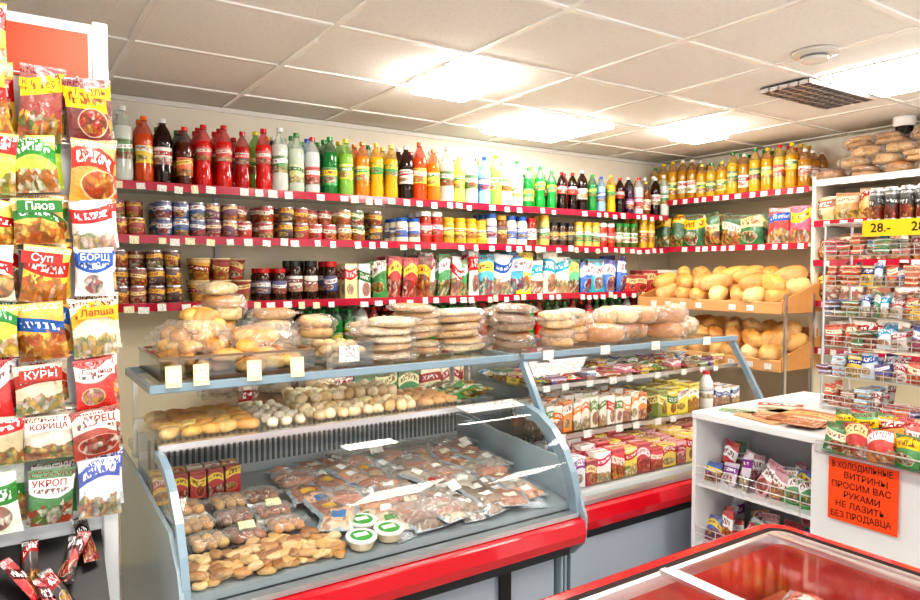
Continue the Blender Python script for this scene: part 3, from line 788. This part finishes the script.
for x, y, c in ((.95, 2.0, '#3a9a3a'), (1.055, 2.01, '#3a9a3a'), (1.0, 2.1, '#3a9a3a')):
    mb.at(tub, x, y, deckz(y)+.006, [C('#d8c8a8'), C('#e8eae8'), C(c)], sc=(1.05, 1.05, 1), rx=.1)
    mb.at(boxT(.045, .022, .002, 0, 'tag'), x, y, deckz(y)+.0435, white, rx=.1)
mb.build()
mb = MB('dairy_boxes')
btx = boxT(.055, .04, .10)
for i in range(10):
    x = .45+.062*(i % 5); y = 2.60 if i < 5 else 2.65
    c = R.choice([('#f0c020', '#c01818'), ('#c01c1c', '#f8e060'), ('#e8e0d0', '#c02020')])
    mb.at(btx, x, y-.03, deckz(y)+.004, [(C(c[0]), C(c[1]))])
mb.build()
mb = MB('bread_rolls')
def heap(mb, x0, x1, y0, y1, z, n, col, s, lay=1, lh=.03):
    for i in range(n):
        k = int(lay*i/n)
        sh = .02*k
        mb.at(R.choice(BUN+LOAF), R.uniform(x0+sh, x1-sh), R.uniform(y0+sh, y1-sh), z+lh*k, jit(R.choice(col)), rz=R.uniform(0, 3), rx=R.uniform(-.2, .2), sc=(s[0]*R.uniform(.8, 1.2), s[1]*R.uniform(.85, 1.15), s[2]))
Y_ = [C('#e4b058'), C('#d89c48'), C('#eecb80')]
for x in np.arange(.46, .76, .062):
    for y in np.arange(2.39, 2.7, .075):
        mb.at(R.choice(LOAF), x+R.uniform(-.012, .012), y, 1.05, jit(R.choice(Y_)), rz=R.uniform(-.9, .9), sc=(.085, .05, .036))
for x in np.arange(.79, .93, .05):
    for y in np.arange(2.38, 2.7, .08):
        mb.at(R.choice(LOAF), x, y, 1.05, jit(C('#f2ead8')), rz=R.uniform(.8, 1.6), sc=(.08, .04, .03))
for x in np.arange(.96, 1.40, .049):
    for y in np.arange(2.38, 2.72, .054):
        for l in range(1+(y > 2.5)):
            mb.at(R.choice(BUN+LOAF[:2]), x+R.uniform(-.009, .009), y+R.uniform(-.006, .006), 1.05+.034*l, jit(R.choice((C('#ecd4ac'), C('#dcb884'), C('#f4e4c4')))), rz=R.uniform(0, 3), sc=(R.uniform(.044, .062), .046, R.uniform(.034, .045)))
for x in np.arange(1.43, 1.58, .06):
    for y in np.arange(2.4, 2.7, .08): mb.at(R.choice(BUN+LOAF), x, y, 1.05, jit(C('#d0985a')), rz=R.uniform(0, 3), sc=(.06, .07, .03))
mb.build()
mb = MB('cookie_packs')
for i in range(8):
    P(mb, 1.62+.05*(i % 3), 2.38+.11*(i//3), 1.062+.012*(i % 3), .13, .11, .025, [(C('#2f9a3a'), C('#e8f0d0'))], rx=-pi/2+.05, rz=R.uniform(-.4, .4))
mb.build()
mb = MB('price_placard'); mb.box(1.50, 2.19, 1.048, 1.78, 2.28, 1.052, 'tag', white, rx=.1); mb.build()

# case 2
m = MB('sloped_glass_display_case'); x0, x1 = 1.88, 3.37
common(m, x0, x1, 2.0)
side2 = [(3.0, .14), (3.0, .9), (2.7, .9), (2.1, .8), (1.99, .72), (1.965, .6), (1.99, .52), (2.04, .46), (2.04, .14)]
m.prism(side2, x0-.012, x0, 'enamel', GB); m.prism(side2, x1, x1+.012, 'enamel', GB)
c2 = [(2.32, 1.21), (2.25, 1.1), (2.12, .88), (2.02, .68)]
m.sheet(c2, x0+.02, x1-.02, 'glass', white)
arcband(m, x0-.01, x0+.014, c2, .03, 'enamel', TR); arcband(m, x1-.014, x1+.01, c2, .03, 'enamel', TR)
sg = [(2.8, .9), (2.8, 1.2)]+c2+[(2.1, .805), (2.7, .9)]
for xx in (x0+.003, x1-.003):
    t = T(); t.V = [(xx, a, b) for a, b in sg]; t.face(tuple(range(len(sg))), 'glass', 0, [(0, 0)]*len(sg), False); m.add(t.done(), Matrix.Identity(4), white)
m.box(x0, 2.33, ZT-.012, x1, 2.8, ZT, 'glass', white)
m.box(x0-.012, 2.305, ZT-.024, x1+.012, 2.33, ZT+.004, 'enamel', TR, .003)
m.box(x0, 2.80, ZT-.022, x1, 2.82, ZT+.002, 'enamel', TR)
for zz, ya in ((1.085, 2.30), (.885, 2.2)):
    m.box(x0+.01, ya, zz-.008, x1-.01, 2.74, zz, 'glass', white)
    m.box(x0+.01, ya-.012, zz-.012, x1-.01, ya, zz+.006, 'metal', silver)
    x = x0+.1
    while x < x1-.1:
        m.at(tagT, x, ya-.016, zz-.02, white, rx=-.1, sc=R.uniform(.7, .95)); x += R.choice((.11, .15, .2))
m.box(x0+.02, 2.75, .7, x1-.02, 2.765, 1.2, 'enamel', C('#ccd4d8'))
for xx in (x0+.01, x1-.025): m.box(xx, 2.78, .9, xx+.015, 2.80, ZT-.022, 'metal', silver)
m.prism([(2.05, .665), (2.05, .69), (2.735, .76), (2.735, .665)], x0+.005, x1-.005, 'enamel', C('#e0e2e2'))
m.build()
def rowC(mb, x0, x1, ys, z, dims, pal, zf=None, gap=.004, hv=.25):
    x = x0+dims[0]/2; tp = boxT(*dims)
    while x < x1-dims[0]/2:
        c = R.choice(pal); k = R.uniform(1-hv, 1); kw = R.uniform(.7, 1)
        for y in ys: mb.at(tp, x, y, (zf(y) if zf else z)+.001, [(C(c[0]), C(c[1]))], rz=R.uniform(-.12, .12), sc=(kw, 1, k))
        x += dims[0]*kw+gap
mb = MB('juice_cartons')
rowC(mb, 1.93, 2.6, (2.26, 2.36, 2.46), .886, (.06, .04, .14), [('#f0e0d0', '#e86a1a'), ('#f4f0ea', '#d83020'), ('#e8e4dc', '#f09020'), ('#f08a2a', '#f8f8f0'), ('#e8e0d0', '#6a8a3a')], hv=.15)
mb.build()
mb = MB('confectionery_boxes')
rowC(mb, 2.62, 3.0, (2.27, 2.4), .886, (.09, .1, .15), [('#e8d020', '#2a7a2a'), ('#f0e050', '#f8f8f8'), ('#8a9a3a', '#f8f0a0')])
rowC(mb, 3.1, 3.33, (2.3, 2.42), .886, (.08, .1, .1), [('#f0f0f0', '#2a5aa0')])
for y in (2.36, 2.46, 2.56, 2.66):
    x = 1.95
    while x < 3.32:
        c = R.choice([('#c82030', '#f8e8e0'), ('#e8e8e8', '#2a6ab0'), ('#e8c030', '#a02020'), ('#3a8a4a', '#ffffff'), ('#d87090', '#ffffff'), ('#3a2a20', '#e0b040'), ('#6a3a8a', '#f0e0f8')])
        w = R.uniform(.05, .11)
        if R.random() < .5: mb.at(boxT(1, 1, 1, 0), x, y, 1.086, [(C(c[0]), C(c[1]))], rz=R.uniform(-.2, .2), sc=(w*.9, .07, R.uniform(.02, .06)))
        else: P(mb, x, y-.04, 1.10, w, .09, .025, [(C(c[0]), C(c[1]))], rx=-pi/2+.1, rz=R.uniform(-.4, .4))
        x += w
rowC(mb, 1.93, 3.33, (2.10, 2.19, 2.28), 0, (.085, .07, .14), [('#c81c2a', '#f8e0e0'), ('#e84a5a', '#ffffff'), ('#f0d040', '#c02020'), ('#d8182a', '#ffe0d0'), ('#e8e4e0', '#c81c50'), ('#a8182a', '#f8d8a0'), ('#f0a0b0', '#c02040'), ('#e8e0e8', '#8a3a8a')], zf=lambda y: .695+(y-2.05)*.1, hv=.4)
mb.build()
mb = MB('cheese_packs')
for i in range(44):
    x = 1.97+.031*i
    P(mb, x, 2.38+.1*(i % 3), .735, .1, .1, .035, [(C(R.choice(('#f4f0e0', '#f0e0a0', '#e8ecf0', '#d8e8c0'))), C(R.choice(('#3a8a3a', '#d02020', '#2a5ab0'))))], rx=-pi/2+.25, rz=R.uniform(-.5, .5))
mb.build()
mb = MB('milk_bottle'); mb.at(lathe([(.0005, .003, G_, 0), (.034, 0, G_, 0), (.036, .01, G_, 0), (.036, .05, 'print', 1), (.036, .11, G_, 0), (.034, .13, G_, 0), (.018, .165, G_, 0), (.016, .172, G_, 2), (.018, .172, G_, 2), (.018, .19, G_, 2), (.0005, .191, G_, 2)], 18), 3.05, 2.26, .886, [white, (white, C('#c8d8e8')), C('#d03030')]); mb.build()

# ------------------------------------------------------------ bread on top of the cases
ZS = ZT+.005
m = MB('pastry_tray'); tb = C('#5a4434')
m.box(.42, 2.36, ZS, .94, 2.76, ZS+.008, 'plain', tb)
for a in ((.42, 2.36, .94, 2.368), (.42, 2.752, .94, 2.76), (.42, 2.368, .428, 2.752), (.932, 2.368, .94, 2.752)):
    m.box(a[0], a[1], ZS+.008, a[2], a[3], ZS+.07, 'acrylic', tb)
    m.box(a[0]-.003, a[1]-.003, ZS+.07, a[2]+.003, a[3]+.003, ZS+.078, G_, C('#7a6048'))
m.build()
mb = MB('pastries')
heap(mb, .46, .70, 2.40, 2.72, ZS+.01, 90, [C('#e8b054'), C('#d89840'), C('#f0cc88'), C('#c88438')], (.12, .055, .045), 6, .034)
heap(mb, .68, .90, 2.40, 2.72, ZS+.01, 42, [C('#dc9c44'), C('#c47c38'), C('#e8b868')], (.11, .065, .045), 4, .03)
for x, y, z, s in ((.54, 2.5, ZS+.05, (.22, .22, .14)), (.8, 2.52, ZS+.03, (.22, .24, .13))): mb.at(R.choice(BAG), x, y, z, white, sc=s, rz=R.uniform(0, 6))
mb.build()
FL = [C('#e4b47c'), C('#d8a060'), C('#eeca98'), C('#c88c50'), C('#f0dcb8')]
def pile(mb, x, y, z, n, d, w, th, col, per=2):
    zz = z; k = 0
    while k < n:
        m_ = min(R.choice((1, per, per)), n-k)
        bagged(mb, x+R.uniform(-.02, .02), y+R.uniform(-.015, .015), zz, d*R.uniform(.85, 1.08), w*R.uniform(.88, 1.08), th*m_, col, m_, rz=R.uniform(-.5, .5)+R.choice((0, 0, .8)), kind=R.choice((DISC, LOAF)), rx=R.uniform(-.09, .09))
        zz += th*m_*.97; k += m_
mb = MB('bagged_flatbreads')
pile(mb, .76, 2.9, .94, 12, .15, .14, .052, FL)
pile(mb, .97, 2.9, .94, 11, .19, .15, .046, FL)
pile(mb, 1.16, 2.9, .94, 10, .17, .15, .047, FL)
pile(mb, 1.29, 2.48, ZS, 5, .24, .2, .034, FL)
pile(mb, 1.33, 2.68, ZS, 4, .22, .18, .035, FL)
pile(mb, 1.50, 2.60, ZS, 7, .24, .2, .031, FL)
pile(mb, 1.70, 2.56, ZS, 6, .23, .2, .032, FL)
mb.build()
mb = MB('bagged_rye_breads')
pile(mb, 1.97, 2.5, ZS, 5, .2, .18, .041, [C('#8a5230'), C('#9c6038'), C('#784226')])
pile(mb, 2.05, 2.68, ZS, 4, .2, .16, .045, [C('#9a6038'), C('#a87044')])
mb.build()
mb = MB('bagged_sliced_breads')
pile(mb, 2.2, 2.47, ZS, 4, .17, .15, .042, FL); pile(mb, 2.36, 2.56, ZS, 4, .16, .15, .042, FL)
mb.build()
mb = MB('bagged_loaves')
x = 2.5
LC = [C('#d48c3c'), C('#e4b880'), C('#c87834'), C('#f0d4a8'), C('#b86830')]
for i in range(8):
    for lay in range(2):
        if i in (0, 5, 7) and lay: continue
        bagged(mb, x+R.uniform(-.02, .02), R.choice((2.45, 2.5, 2.55)), ZS+.078*lay, .22, .12, .088, LC, 1, rz=R.uniform(.2, 2.8), rx=R.uniform(-.1, .1))
    x += .11
for i in range(6): bagged(mb, 2.5+.14*i, 2.69, ZS, .2, .13, .12, LC, 1, rz=1.5+R.uniform(-.4, .4))
mb.build()
m = MB('clear_plastic_box')
xa, xb, ya, yb = .98, 1.17, 2.345, 2.6
m.box(xa, ya, ZS, xb, yb, ZS+.004, 'acrylic', white)
for a in ((xa, ya, xb, ya+.004), (xa, yb, xb, yb+.004), (xa, ya+.004, xa+.004, yb), (xb-.004, ya+.004, xb, yb)): m.box(a[0], a[1], ZS+.004, a[2], a[3], ZS+.095, 'acrylic', white)
m.box(xa+.05, ya-.003, ZS+.02, xb-.06, ya-.0005, ZS+.08, 'tag', white)
for i in range(24): m.at(R.choice(BUN), R.uniform(xa+.04, xb-.04), R.uniform(ya+.04, yb-.04), ZS+.006+.018*(i//6), jit(C('#dcb080')), sc=(.06, .05, .03))
m.build()
mb = MB('price_tags')
for x in (.448, .532, .703, .853):
    mb.box(x-.024, 2.297, ZT-.006, x+.024, 2.300, ZT+.062, 'plain', C('#f4f0b8'), rx=-.1)
    mb.box(x-.02, 2.2945, ZT+.008, x+.02, 2.2965, ZT+.052, 'tag', C('#faf6d8'), rx=-.1)
for x in (2.0, 2.35, 2.7, 3.1):
    mb.box(x-.03, 2.297, ZT-.03, x+.03, 2.300, ZT+.012, 'tag', white)
mb.build()

# ------------------------------------------------------------ left packet stand
m = MB('packet_stand')
m.box(-.62, 2.25, 0, .27, 2.285, 2.3, 'enamel', C('#e4e8ec'), .003)
m.box(.235, 2.235, 0, .275, 2.29, 2.305, 'enamel', C('#f0f2f4'), .003)
m.box(-.5, 2.243, 2.13, .225, 2.249, 2.27, 'plain', C('#f8481a'))
for z in (2.13, 1.95, 1.79, 1.655, 1.515, 1.36, 1.21, 1.08):
    m.rod((-.55, 2.215, z), (.26, 2.215, z), .003, 'metal', silver)
    for x in np.arange(-.5, .26, .115): m.rod((x, 2.25, z), (x, 2.16, z-.005), .002, 'metal', silver, 6)
m.build()
mb = MB('hanging_seasoning_packets')
rows = [
 (1.945, .19, [('#e8b81c', '#c01818', ''), ('#8a2414', '#f6c81a', 'К МЯСУ'), ('#6a1a12', '#f6c81a', 'ГРИЛЬ')]),
 (1.79, .175, [('#e8c020', '#a01818', ''), ('#b4cc20', '#2f8a2a', ''), ('#e08a18', '#c83018', '')]),
 (1.655, .14, [('#f0d840', '#b01818', ''), ('#d8a830', '#2a7a2a', 'Плов'), ('#e8e0d0', '#c82828', '')]),
 (1.515, .15, [('#f0e4c0', '#c02020', ''), ('#f4cc1c', '#c82818', 'Суп'), ('#e0e4e8', '#2a5ab0', 'БОРЩ')]),
 (1.36, .16, [('#f4d420', '#2a8a3a', ''), ('#f4b41c', '#1c5aa8', ''), ('#e8e0c0', '#f0b81c', 'Лапша')]),
 (1.205, .155, [('#d02020', '#ffffff', ''), ('#e0d0b0', '#b83018', 'КУРЫ'), ('#d82c20', '#f8f0ea', 'Горчица')]),
 (1.078, .135, [('#c8b890', '#d02020', ''), ('#e8dcc8', '#f8f4ec', 'КОРИЦА'), ('#a83a20', '#f0e8dc', 'ПЕРЕЦ')]),
 (.90, .17, [('#e8f0e0', '#3a8a3a', ''), ('#2f7a34', '#f4f4ee', 'УКРОП'), ('#dce4f0', '#5a6ab8', '')]),
]
tc = {}
for z, h, cs in rows:
    for i, (a, b, tx) in enumerate([cs[0], cs[0]]+cs):
        x = (-.265, -.145, -.025, .093, .222)[i]+R.uniform(-.008, .008)
        w = .125*R.uniform(.82, 1.04) if i < 4 else .115*R.uniform(.85, 1.05)
        hh = h*R.uniform(.84, 1.06); z0 = z+(h-hh)*.5+R.uniform(-.006, .006)
        tl = R.uniform(-.11, .11)
        P(mb, x, 2.175, z0, w, hh, .035, [(C(a), C(b))], ry=tl, rx=.02+R.uniform(-.03, .06), rz=R.uniform(-.2, .2))
        P(mb, x+.012, 2.215, z0+.015, w, hh, .02, [(C(a), C(b))], ry=tl*.5)
        if tx:
            if tx not in tc: tc[tx] = textT(tx, 1.0, .012)
            tt = tc[tx]; wd = tt.V[:, 0].max()-tt.V[:, 0].min(); s = min(.028, w*.72/wd)
            dark = sum(C(b)) > 1.2
            mb.box(x-w*.42, 2.1525, z0+hh*.68, x+w*.42, 2.1532, z0+hh*.68+s*1.15, 'gloss', C(b), ry=tl)
            mb.at(tt, x, 2.1515, z0+hh*.68+s*.58, C('#a01418') if dark else C('#ffffff'), ry=tl, sc=s)
for x in (-.025, -.145, -.265): P(mb, x, 2.17, 2.10, .115, .19, .022, [(C('#e8a81c'), C('#b01c14'))])
mb.build()
m = MB('chocolate_bar_rack')
m.prism([(1.98, .62), (2.245, .84), (2.245, .60), (1.98, .60)], -.5, .23, 'plain', C('#1a1718'))
for i in range(34):
    x = -.4+.6*R.random(); f = R.random(); y = 2.0+.18*f; z = .64+.83*(y-1.98)+.02
    c = R.choice([('#c01820', '#5a0a10'), ('#2a1214', '#a02020'), ('#b0141c', '#c83030'), ('#1a1412', '#3a2018'), ('#241a16', '#1a1412')])
    mb_t = R.choice(VAC if R.random() < .0 else POU)
    m.at(mb_t, x, y, z, [(C(c[0]), C(c[1]))], sc=(.04, .02, .14), rx=-.8, rz=R.uniform(-.9, .9))
m.box(-.5, 2.08, 0, .23, 2.24, .6, 'plain', C('#3a3330'))
m.build()

# ------------------------------------------------------------ cash counter
m = MB('checkout_counter'); W = C('#e6eaec'); X0 = 2.45; X1 = 3.3
m.box(X0-.01, .8, .97, X1, 1.88, 1.0, 'enamel', W, .003)
m.box(X0, 1.862, 0, X1, 1.88, .97, 'enamel', W); m.box(X0, 1.33, 0, X1, 1.36, .97, 'enamel', W)
m.box(X0, .8, 0, X0+.02, 1.33, .97, 'enamel', W); m.box(X1-.02, .8, 0, X1, 1.862, .97, 'enamel', W)
m.box(X0+.4, 1.36, .05, X0+.42, 1.862, .97, 'enamel', C('#dcdee0'))
for z in (.12, .42, .68): m.box(X0+.01, 1.36, z, X0+.4, 1.862, z+.015, 'enamel', W)
for z in (.45, .71):
    for dz in (.03, .06): m.rod((X0+.0, 1.36, z+dz), (X0+.0, 1.862, z+dz), .0025, 'metal', silver)
    for y in np.arange(1.4, 1.86, .06): m.rod((X0, y, z-.02), (X0, y, z+.06), .002, 'metal', silver, 6)
m.build()
mb = MB('candy_packets')
for z, n in ((.135, 6), (.436, 7), (.696, 7)):
    for i in range(n):
        for xx in (X0+.07, X0+.16, X0+.25):
            c = R.choice([('#d02030', '#ffffff'), ('#2a6ac0', '#f8e060'), ('#d8d0e0', '#8a3a9a'), ('#f0a020', '#c02020'), ('#c8ccd0', '#f8f8f0'), ('#d8a0b0', '#ffffff'), ('#b8c8d8', '#d03040'), ('#4a9a5a', '#f0f0f0')])
            P(mb, xx, 1.40+(.43/(n-1))*i, z, .075, R.uniform(.08, .17), .035, [(C(c[0]), C(c[1]))], rz=-pi/2+R.uniform(-.6, .6), rx=-R.uniform(.05, .45), ry=R.uniform(-.25, .25))
mb.build()
mb = MB('magazines')
for x, y, w, h, rz, c, k in ((2.62, 1.6, .2, .27, -.2, ('#c89060', '#e8d0a8'), 0), (2.68, 1.5, .22, .28, .1, ('#c8783a', '#e8c880'), 1), (2.60, 1.76, .14, .1, .3, ('#2a8a4a', '#f0f8f0'), 0), (2.8, 1.7, .18, .25, .5, ('#d8ccbc', '#a03030'), 0), (2.56, 1.45, .13, .16, .2, ('#d8b480', '#b04020'), 2)):
    mb.at(boxT(w, h, .006, 0), x, y, 1.0005+.007*k, [(C(c[0]), C(c[1]))], rz=rz-pi/2)
mb.build()
m = MB('snack_packet_display')
m.box(2.385, .82, .955, 2.438, 1.31, .962, 'metal', silver)
m.rod((2.385, .82, 1.0), (2.385, 1.31, 1.0), .003, 'metal', silver)
for yy in (.82, 1.31): m.rod((2.385, yy, .957), (2.385, yy, 1.0), .003, 'metal', silver)
m.box(2.445, .82, 1.001, 2.60, 1.31, 1.006, 'metal', silver)
y = .87
while y < 1.3:
    for xx, zb in ((2.412, .964), (2.48, 1.008), (2.53, 1.008), (2.58, 1.008)):
        c = R.choice([('#c8201c', '#f8e8a0'), ('#1f7a34', '#f8f0d0'), ('#d8301c', '#ffffff'), ('#e8a01c', '#a01c1c'), ('#2a8a3a', '#f0d020')])
        P(m, xx, y, zb, .085, R.uniform(.1, .13) if xx < 2.45 else R.uniform(.08, .1), .035, [(C(c[0]), C(c[1]))], rz=-pi/2+R.uniform(-.25, .25), rx=-.05, ry=R.uniform(-.15, .15))
    y += .078
m.build()
m = MB('handwritten_sign')
m.box(2.436, 1.06, .72, 2.4385, 1.29, .94, 'plain', C('#fb5418'))
for i, s in enumerate(('В ХОЛОДИЛЬНЫЕ', 'ВИТРИНЫ', 'ПРОСИМ ВАС', 'РУКАМИ', 'НЕ ЛАЗИТЬ', 'БЕЗ ПРОДАВЦА')):
    t = textT(s, .029, .0002); wd = t.V[:, 0].max()-t.V[:, 0].min(); k = min(1, .2/wd)
    m.at(t, 2.4352, 1.175+R.uniform(-.012, .012), .918-.0345*i, C('#1c0604'), rz=-pi/2, ry=R.uniform(-.05, .05), sc=(k, 1, 1.05))
m.build()
m = MB('chewing_gum_rack'); XR = 2.95; Y0, Y1 = .9, 1.6
for yy in (Y0, Y1):
    for xx in (XR, XR+.22): m.rod((xx, yy, 1.0), (xx, yy, 1.80), .006, 'metal', silver)
    m.quad([(XR, yy, 1.02), (XR+.22, yy, 1.02), (XR+.22, yy, 1.78), (XR, yy, 1.78)], 'acrylic', white)
zz = [1.02+.128*i for i in range(6)]
for z in zz:
    m.box(XR, Y0, z, XR+.22, Y1, z+.004, 'acrylic', white)
    for dz in (.0, .022, .044): m.rod((XR-.004, Y0, z+dz), (XR-.004, Y1, z+dz), .0022, 'metal', silver)
    for y in np.arange(Y0, Y1+.01, .05): m.rod((XR-.004, y, z), (XR-.004, y, z+.044), .0015, 'metal', silver, 6)
m.box(XR-.005, Y0, 1.79, XR+.23, Y1, 1.797, 'metal', silver)
m.rod((XR-.004, Y0, 1.79), (XR-.004, Y1, 1.79), .004, 'metal', silver)
m.box(XR-.016, 1.16, 1.735, XR-.012, 1.44, 1.80, 'plain', C('#f0d020'))
for i, y in enumerate((1.37, 1.22)):
    m.at(textT('28.-', .05, .0006), XR-.0175, y, 1.767, C('#181818'), rz=-pi/2)
m.build()
mb = MB('chewing_gum_packs')
cp = [('#2a6ac8', '#ffffff'), ('#c8d8e8', '#2a5aa8'), ('#d02030', '#ffffff'), ('#d8e0e6', '#30a0d0'), ('#1f8a5a', '#f0f8f0'), ('#3a3a8a', '#e8e8f8'), ('#e85a30', '#f8f0d0'), ('#e8c020', '#2a2a6a'), ('#6a1a2a', '#f0c0a0'), ('#c8c0b8', '#a02030')]
for z in zz:
    y = Y0+.03
    while y < Y1-.02:
        c = R.choice(cp); q = R.random(); w = R.uniform(.03, .065); y += w/2
        if q < .45:
            for xx in (XR+.02, XR+.07, XR+.13): P(mb, xx, y, z+.005, w*1.05, R.uniform(.06, .105), .022, [(C(c[0]), C(c[1]))], rz=-pi/2+R.uniform(-.3, .3), rx=-.15, ry=R.uniform(-.15, .15))
        else:
            for k in range(R.choice((1, 2, 3, 4))):
                for xx in (XR+.035, XR+.12): mb.at(boxT(1, 1, 1, 0), xx+R.uniform(-.008, .008), y, z+.0045+.021*k, [(C(c[0]), C(c[1]))], rz=-pi/2+R.uniform(-.25, .25), sc=(w*.95, .075, .02))
        y += w/2+.002
mb.build()
mb = MB('energy_drink_cans')
y = .95
while y < 1.42:
    for xx in (XR+.04, XR+.1, XR+.16): mb.at(scan, xx, y, 1.798, [(C('#16181a'), C('#3a3a3a')), silver], rz=R.uniform(0, 6), sc=(1, 1, .8))
    y += .058
mb.build()

# ------------------------------------------------------------ chest freezer
def rr(x0, y0, x1, y1, r, z, n=6):
    o = []
    for cx, cy, a in ((x1-r, y0+r, -pi/2), (x1-r, y1-r, 0), (x0+r, y1-r, pi/2), (x0+r, y0+r, pi)):
        for i in range(n+1):
            b = a+pi/2*i/n; o.append((cx+r*math.cos(b), cy+r*math.sin(b), z))
    return o
FX0, FY0, FX1, FY1 = .78, .3, 1.93, 1.2
def off(d, z, r): return rr(FX0+d, FY0+d, FX1-d, FY1-d, max(r, .01), z)
m = MB('chest_freezer')
rd = C('#d0161e'); wt = C('#e8ecee')
m.loft([off(.03, .03, .07), off(.02, .72, .07), off(.0, .74, .09), off(-.005, .82, .09), off(.008, .842, .085), off(.025, .85, .07), off(.05, .85, .055), off(.055, .838, .05), off(.064, .838, .045), off(.068, .848, .04), off(.085, .848, .03), off(.09, .82, .03), off(.1, .3, .03)],
       ['enamel', G_, G_, G_, G_, G_, 'plain', 'metal', 'metal', 'metal', 'metal', 'enamel', 'enamel'],
       [wt, rd, rd, rd, rd, rd, C('#301818'), silver, silver, silver, silver, C('#c83a36'), C('#d8a098')], cap='enamel')
m.box(FX0+.085, FY0+.085, .836, 1.40, FY1-.085, .840, 'lidglass', white)
m.box(1.34, FY0+.085, .845, FX1-.085, FY1-.085, .849, 'lidglass', white)
for a, b in ((1.34, 1.36), (1.385, 1.405)): m.box(a, FY0+.08, .834 if a > 1.37 else .85, b, FY1-.08, .845 if a > 1.37 else .86, 'metal', silver)
m.box(FX1-.14, FY0+.085, .850, FX1-.12, FY1-.085, .856, 'metal', silver)
m.rod((1.31, .6, .85), (1.31, .9, .85), .007, 'plain', C('#222222'))
m.build()
mb = MB('frozen_food_packs')
fp = [('#c8382a', '#f0c8b8'), ('#d8302a', '#f8d8d0'), ('#e07a70', '#b82828'), ('#a83a2a', '#f0a090'), ('#d86058', '#f0e0d8'), ('#d8a098', '#d83a30')]
for x in np.arange(FX0+.18, FX1-.15, .125):
    for y in np.arange(FY0+.17, FY1-.16, .115):
        c = R.choice(fp); mb.at(R.choice(VAC), x, y-.05, .71+R.uniform(0, .03), [(C(c[0]), C(c[1]))], rx=-pi/2+.1, rz=R.uniform(-.35, .35), sc=(.14, .05, .13))
mb.box(FX0+.12, FY0+.12, .31, FX1-.12, FY1-.12, .70, 'plain', C('#b04840'))
mb.build()

# ------------------------------------------------------------ world, camera
w = bpy.data.worlds.new('world'); bpy.context.scene.world = w; w.use_nodes = True
bg = w.node_tree.nodes['Background']; bg.inputs[0].default_value = (1, .98, .95, 1); bg.inputs[1].default_value = 1.3
cam = bpy.data.cameras.new('camera'); cam.lens = 27.0; cam.sensor_width = 36; cam.clip_start = .05
co = bpy.data.objects.new('camera', cam); bpy.context.collection.objects.link(co)
co.location = (0, 0, 1.6); co.rotation_euler = (math.radians(90-2.5), 0, math.radians(-33.7))
sc = bpy.context.scene; sc.camera = co
sc.view_settings.view_transform = 'Standard'
try: sc.view_settings.look = 'Medium High Contrast'
except Exception: sc.view_settings.look = 'None'
sc.view_settings.exposure = 0.08
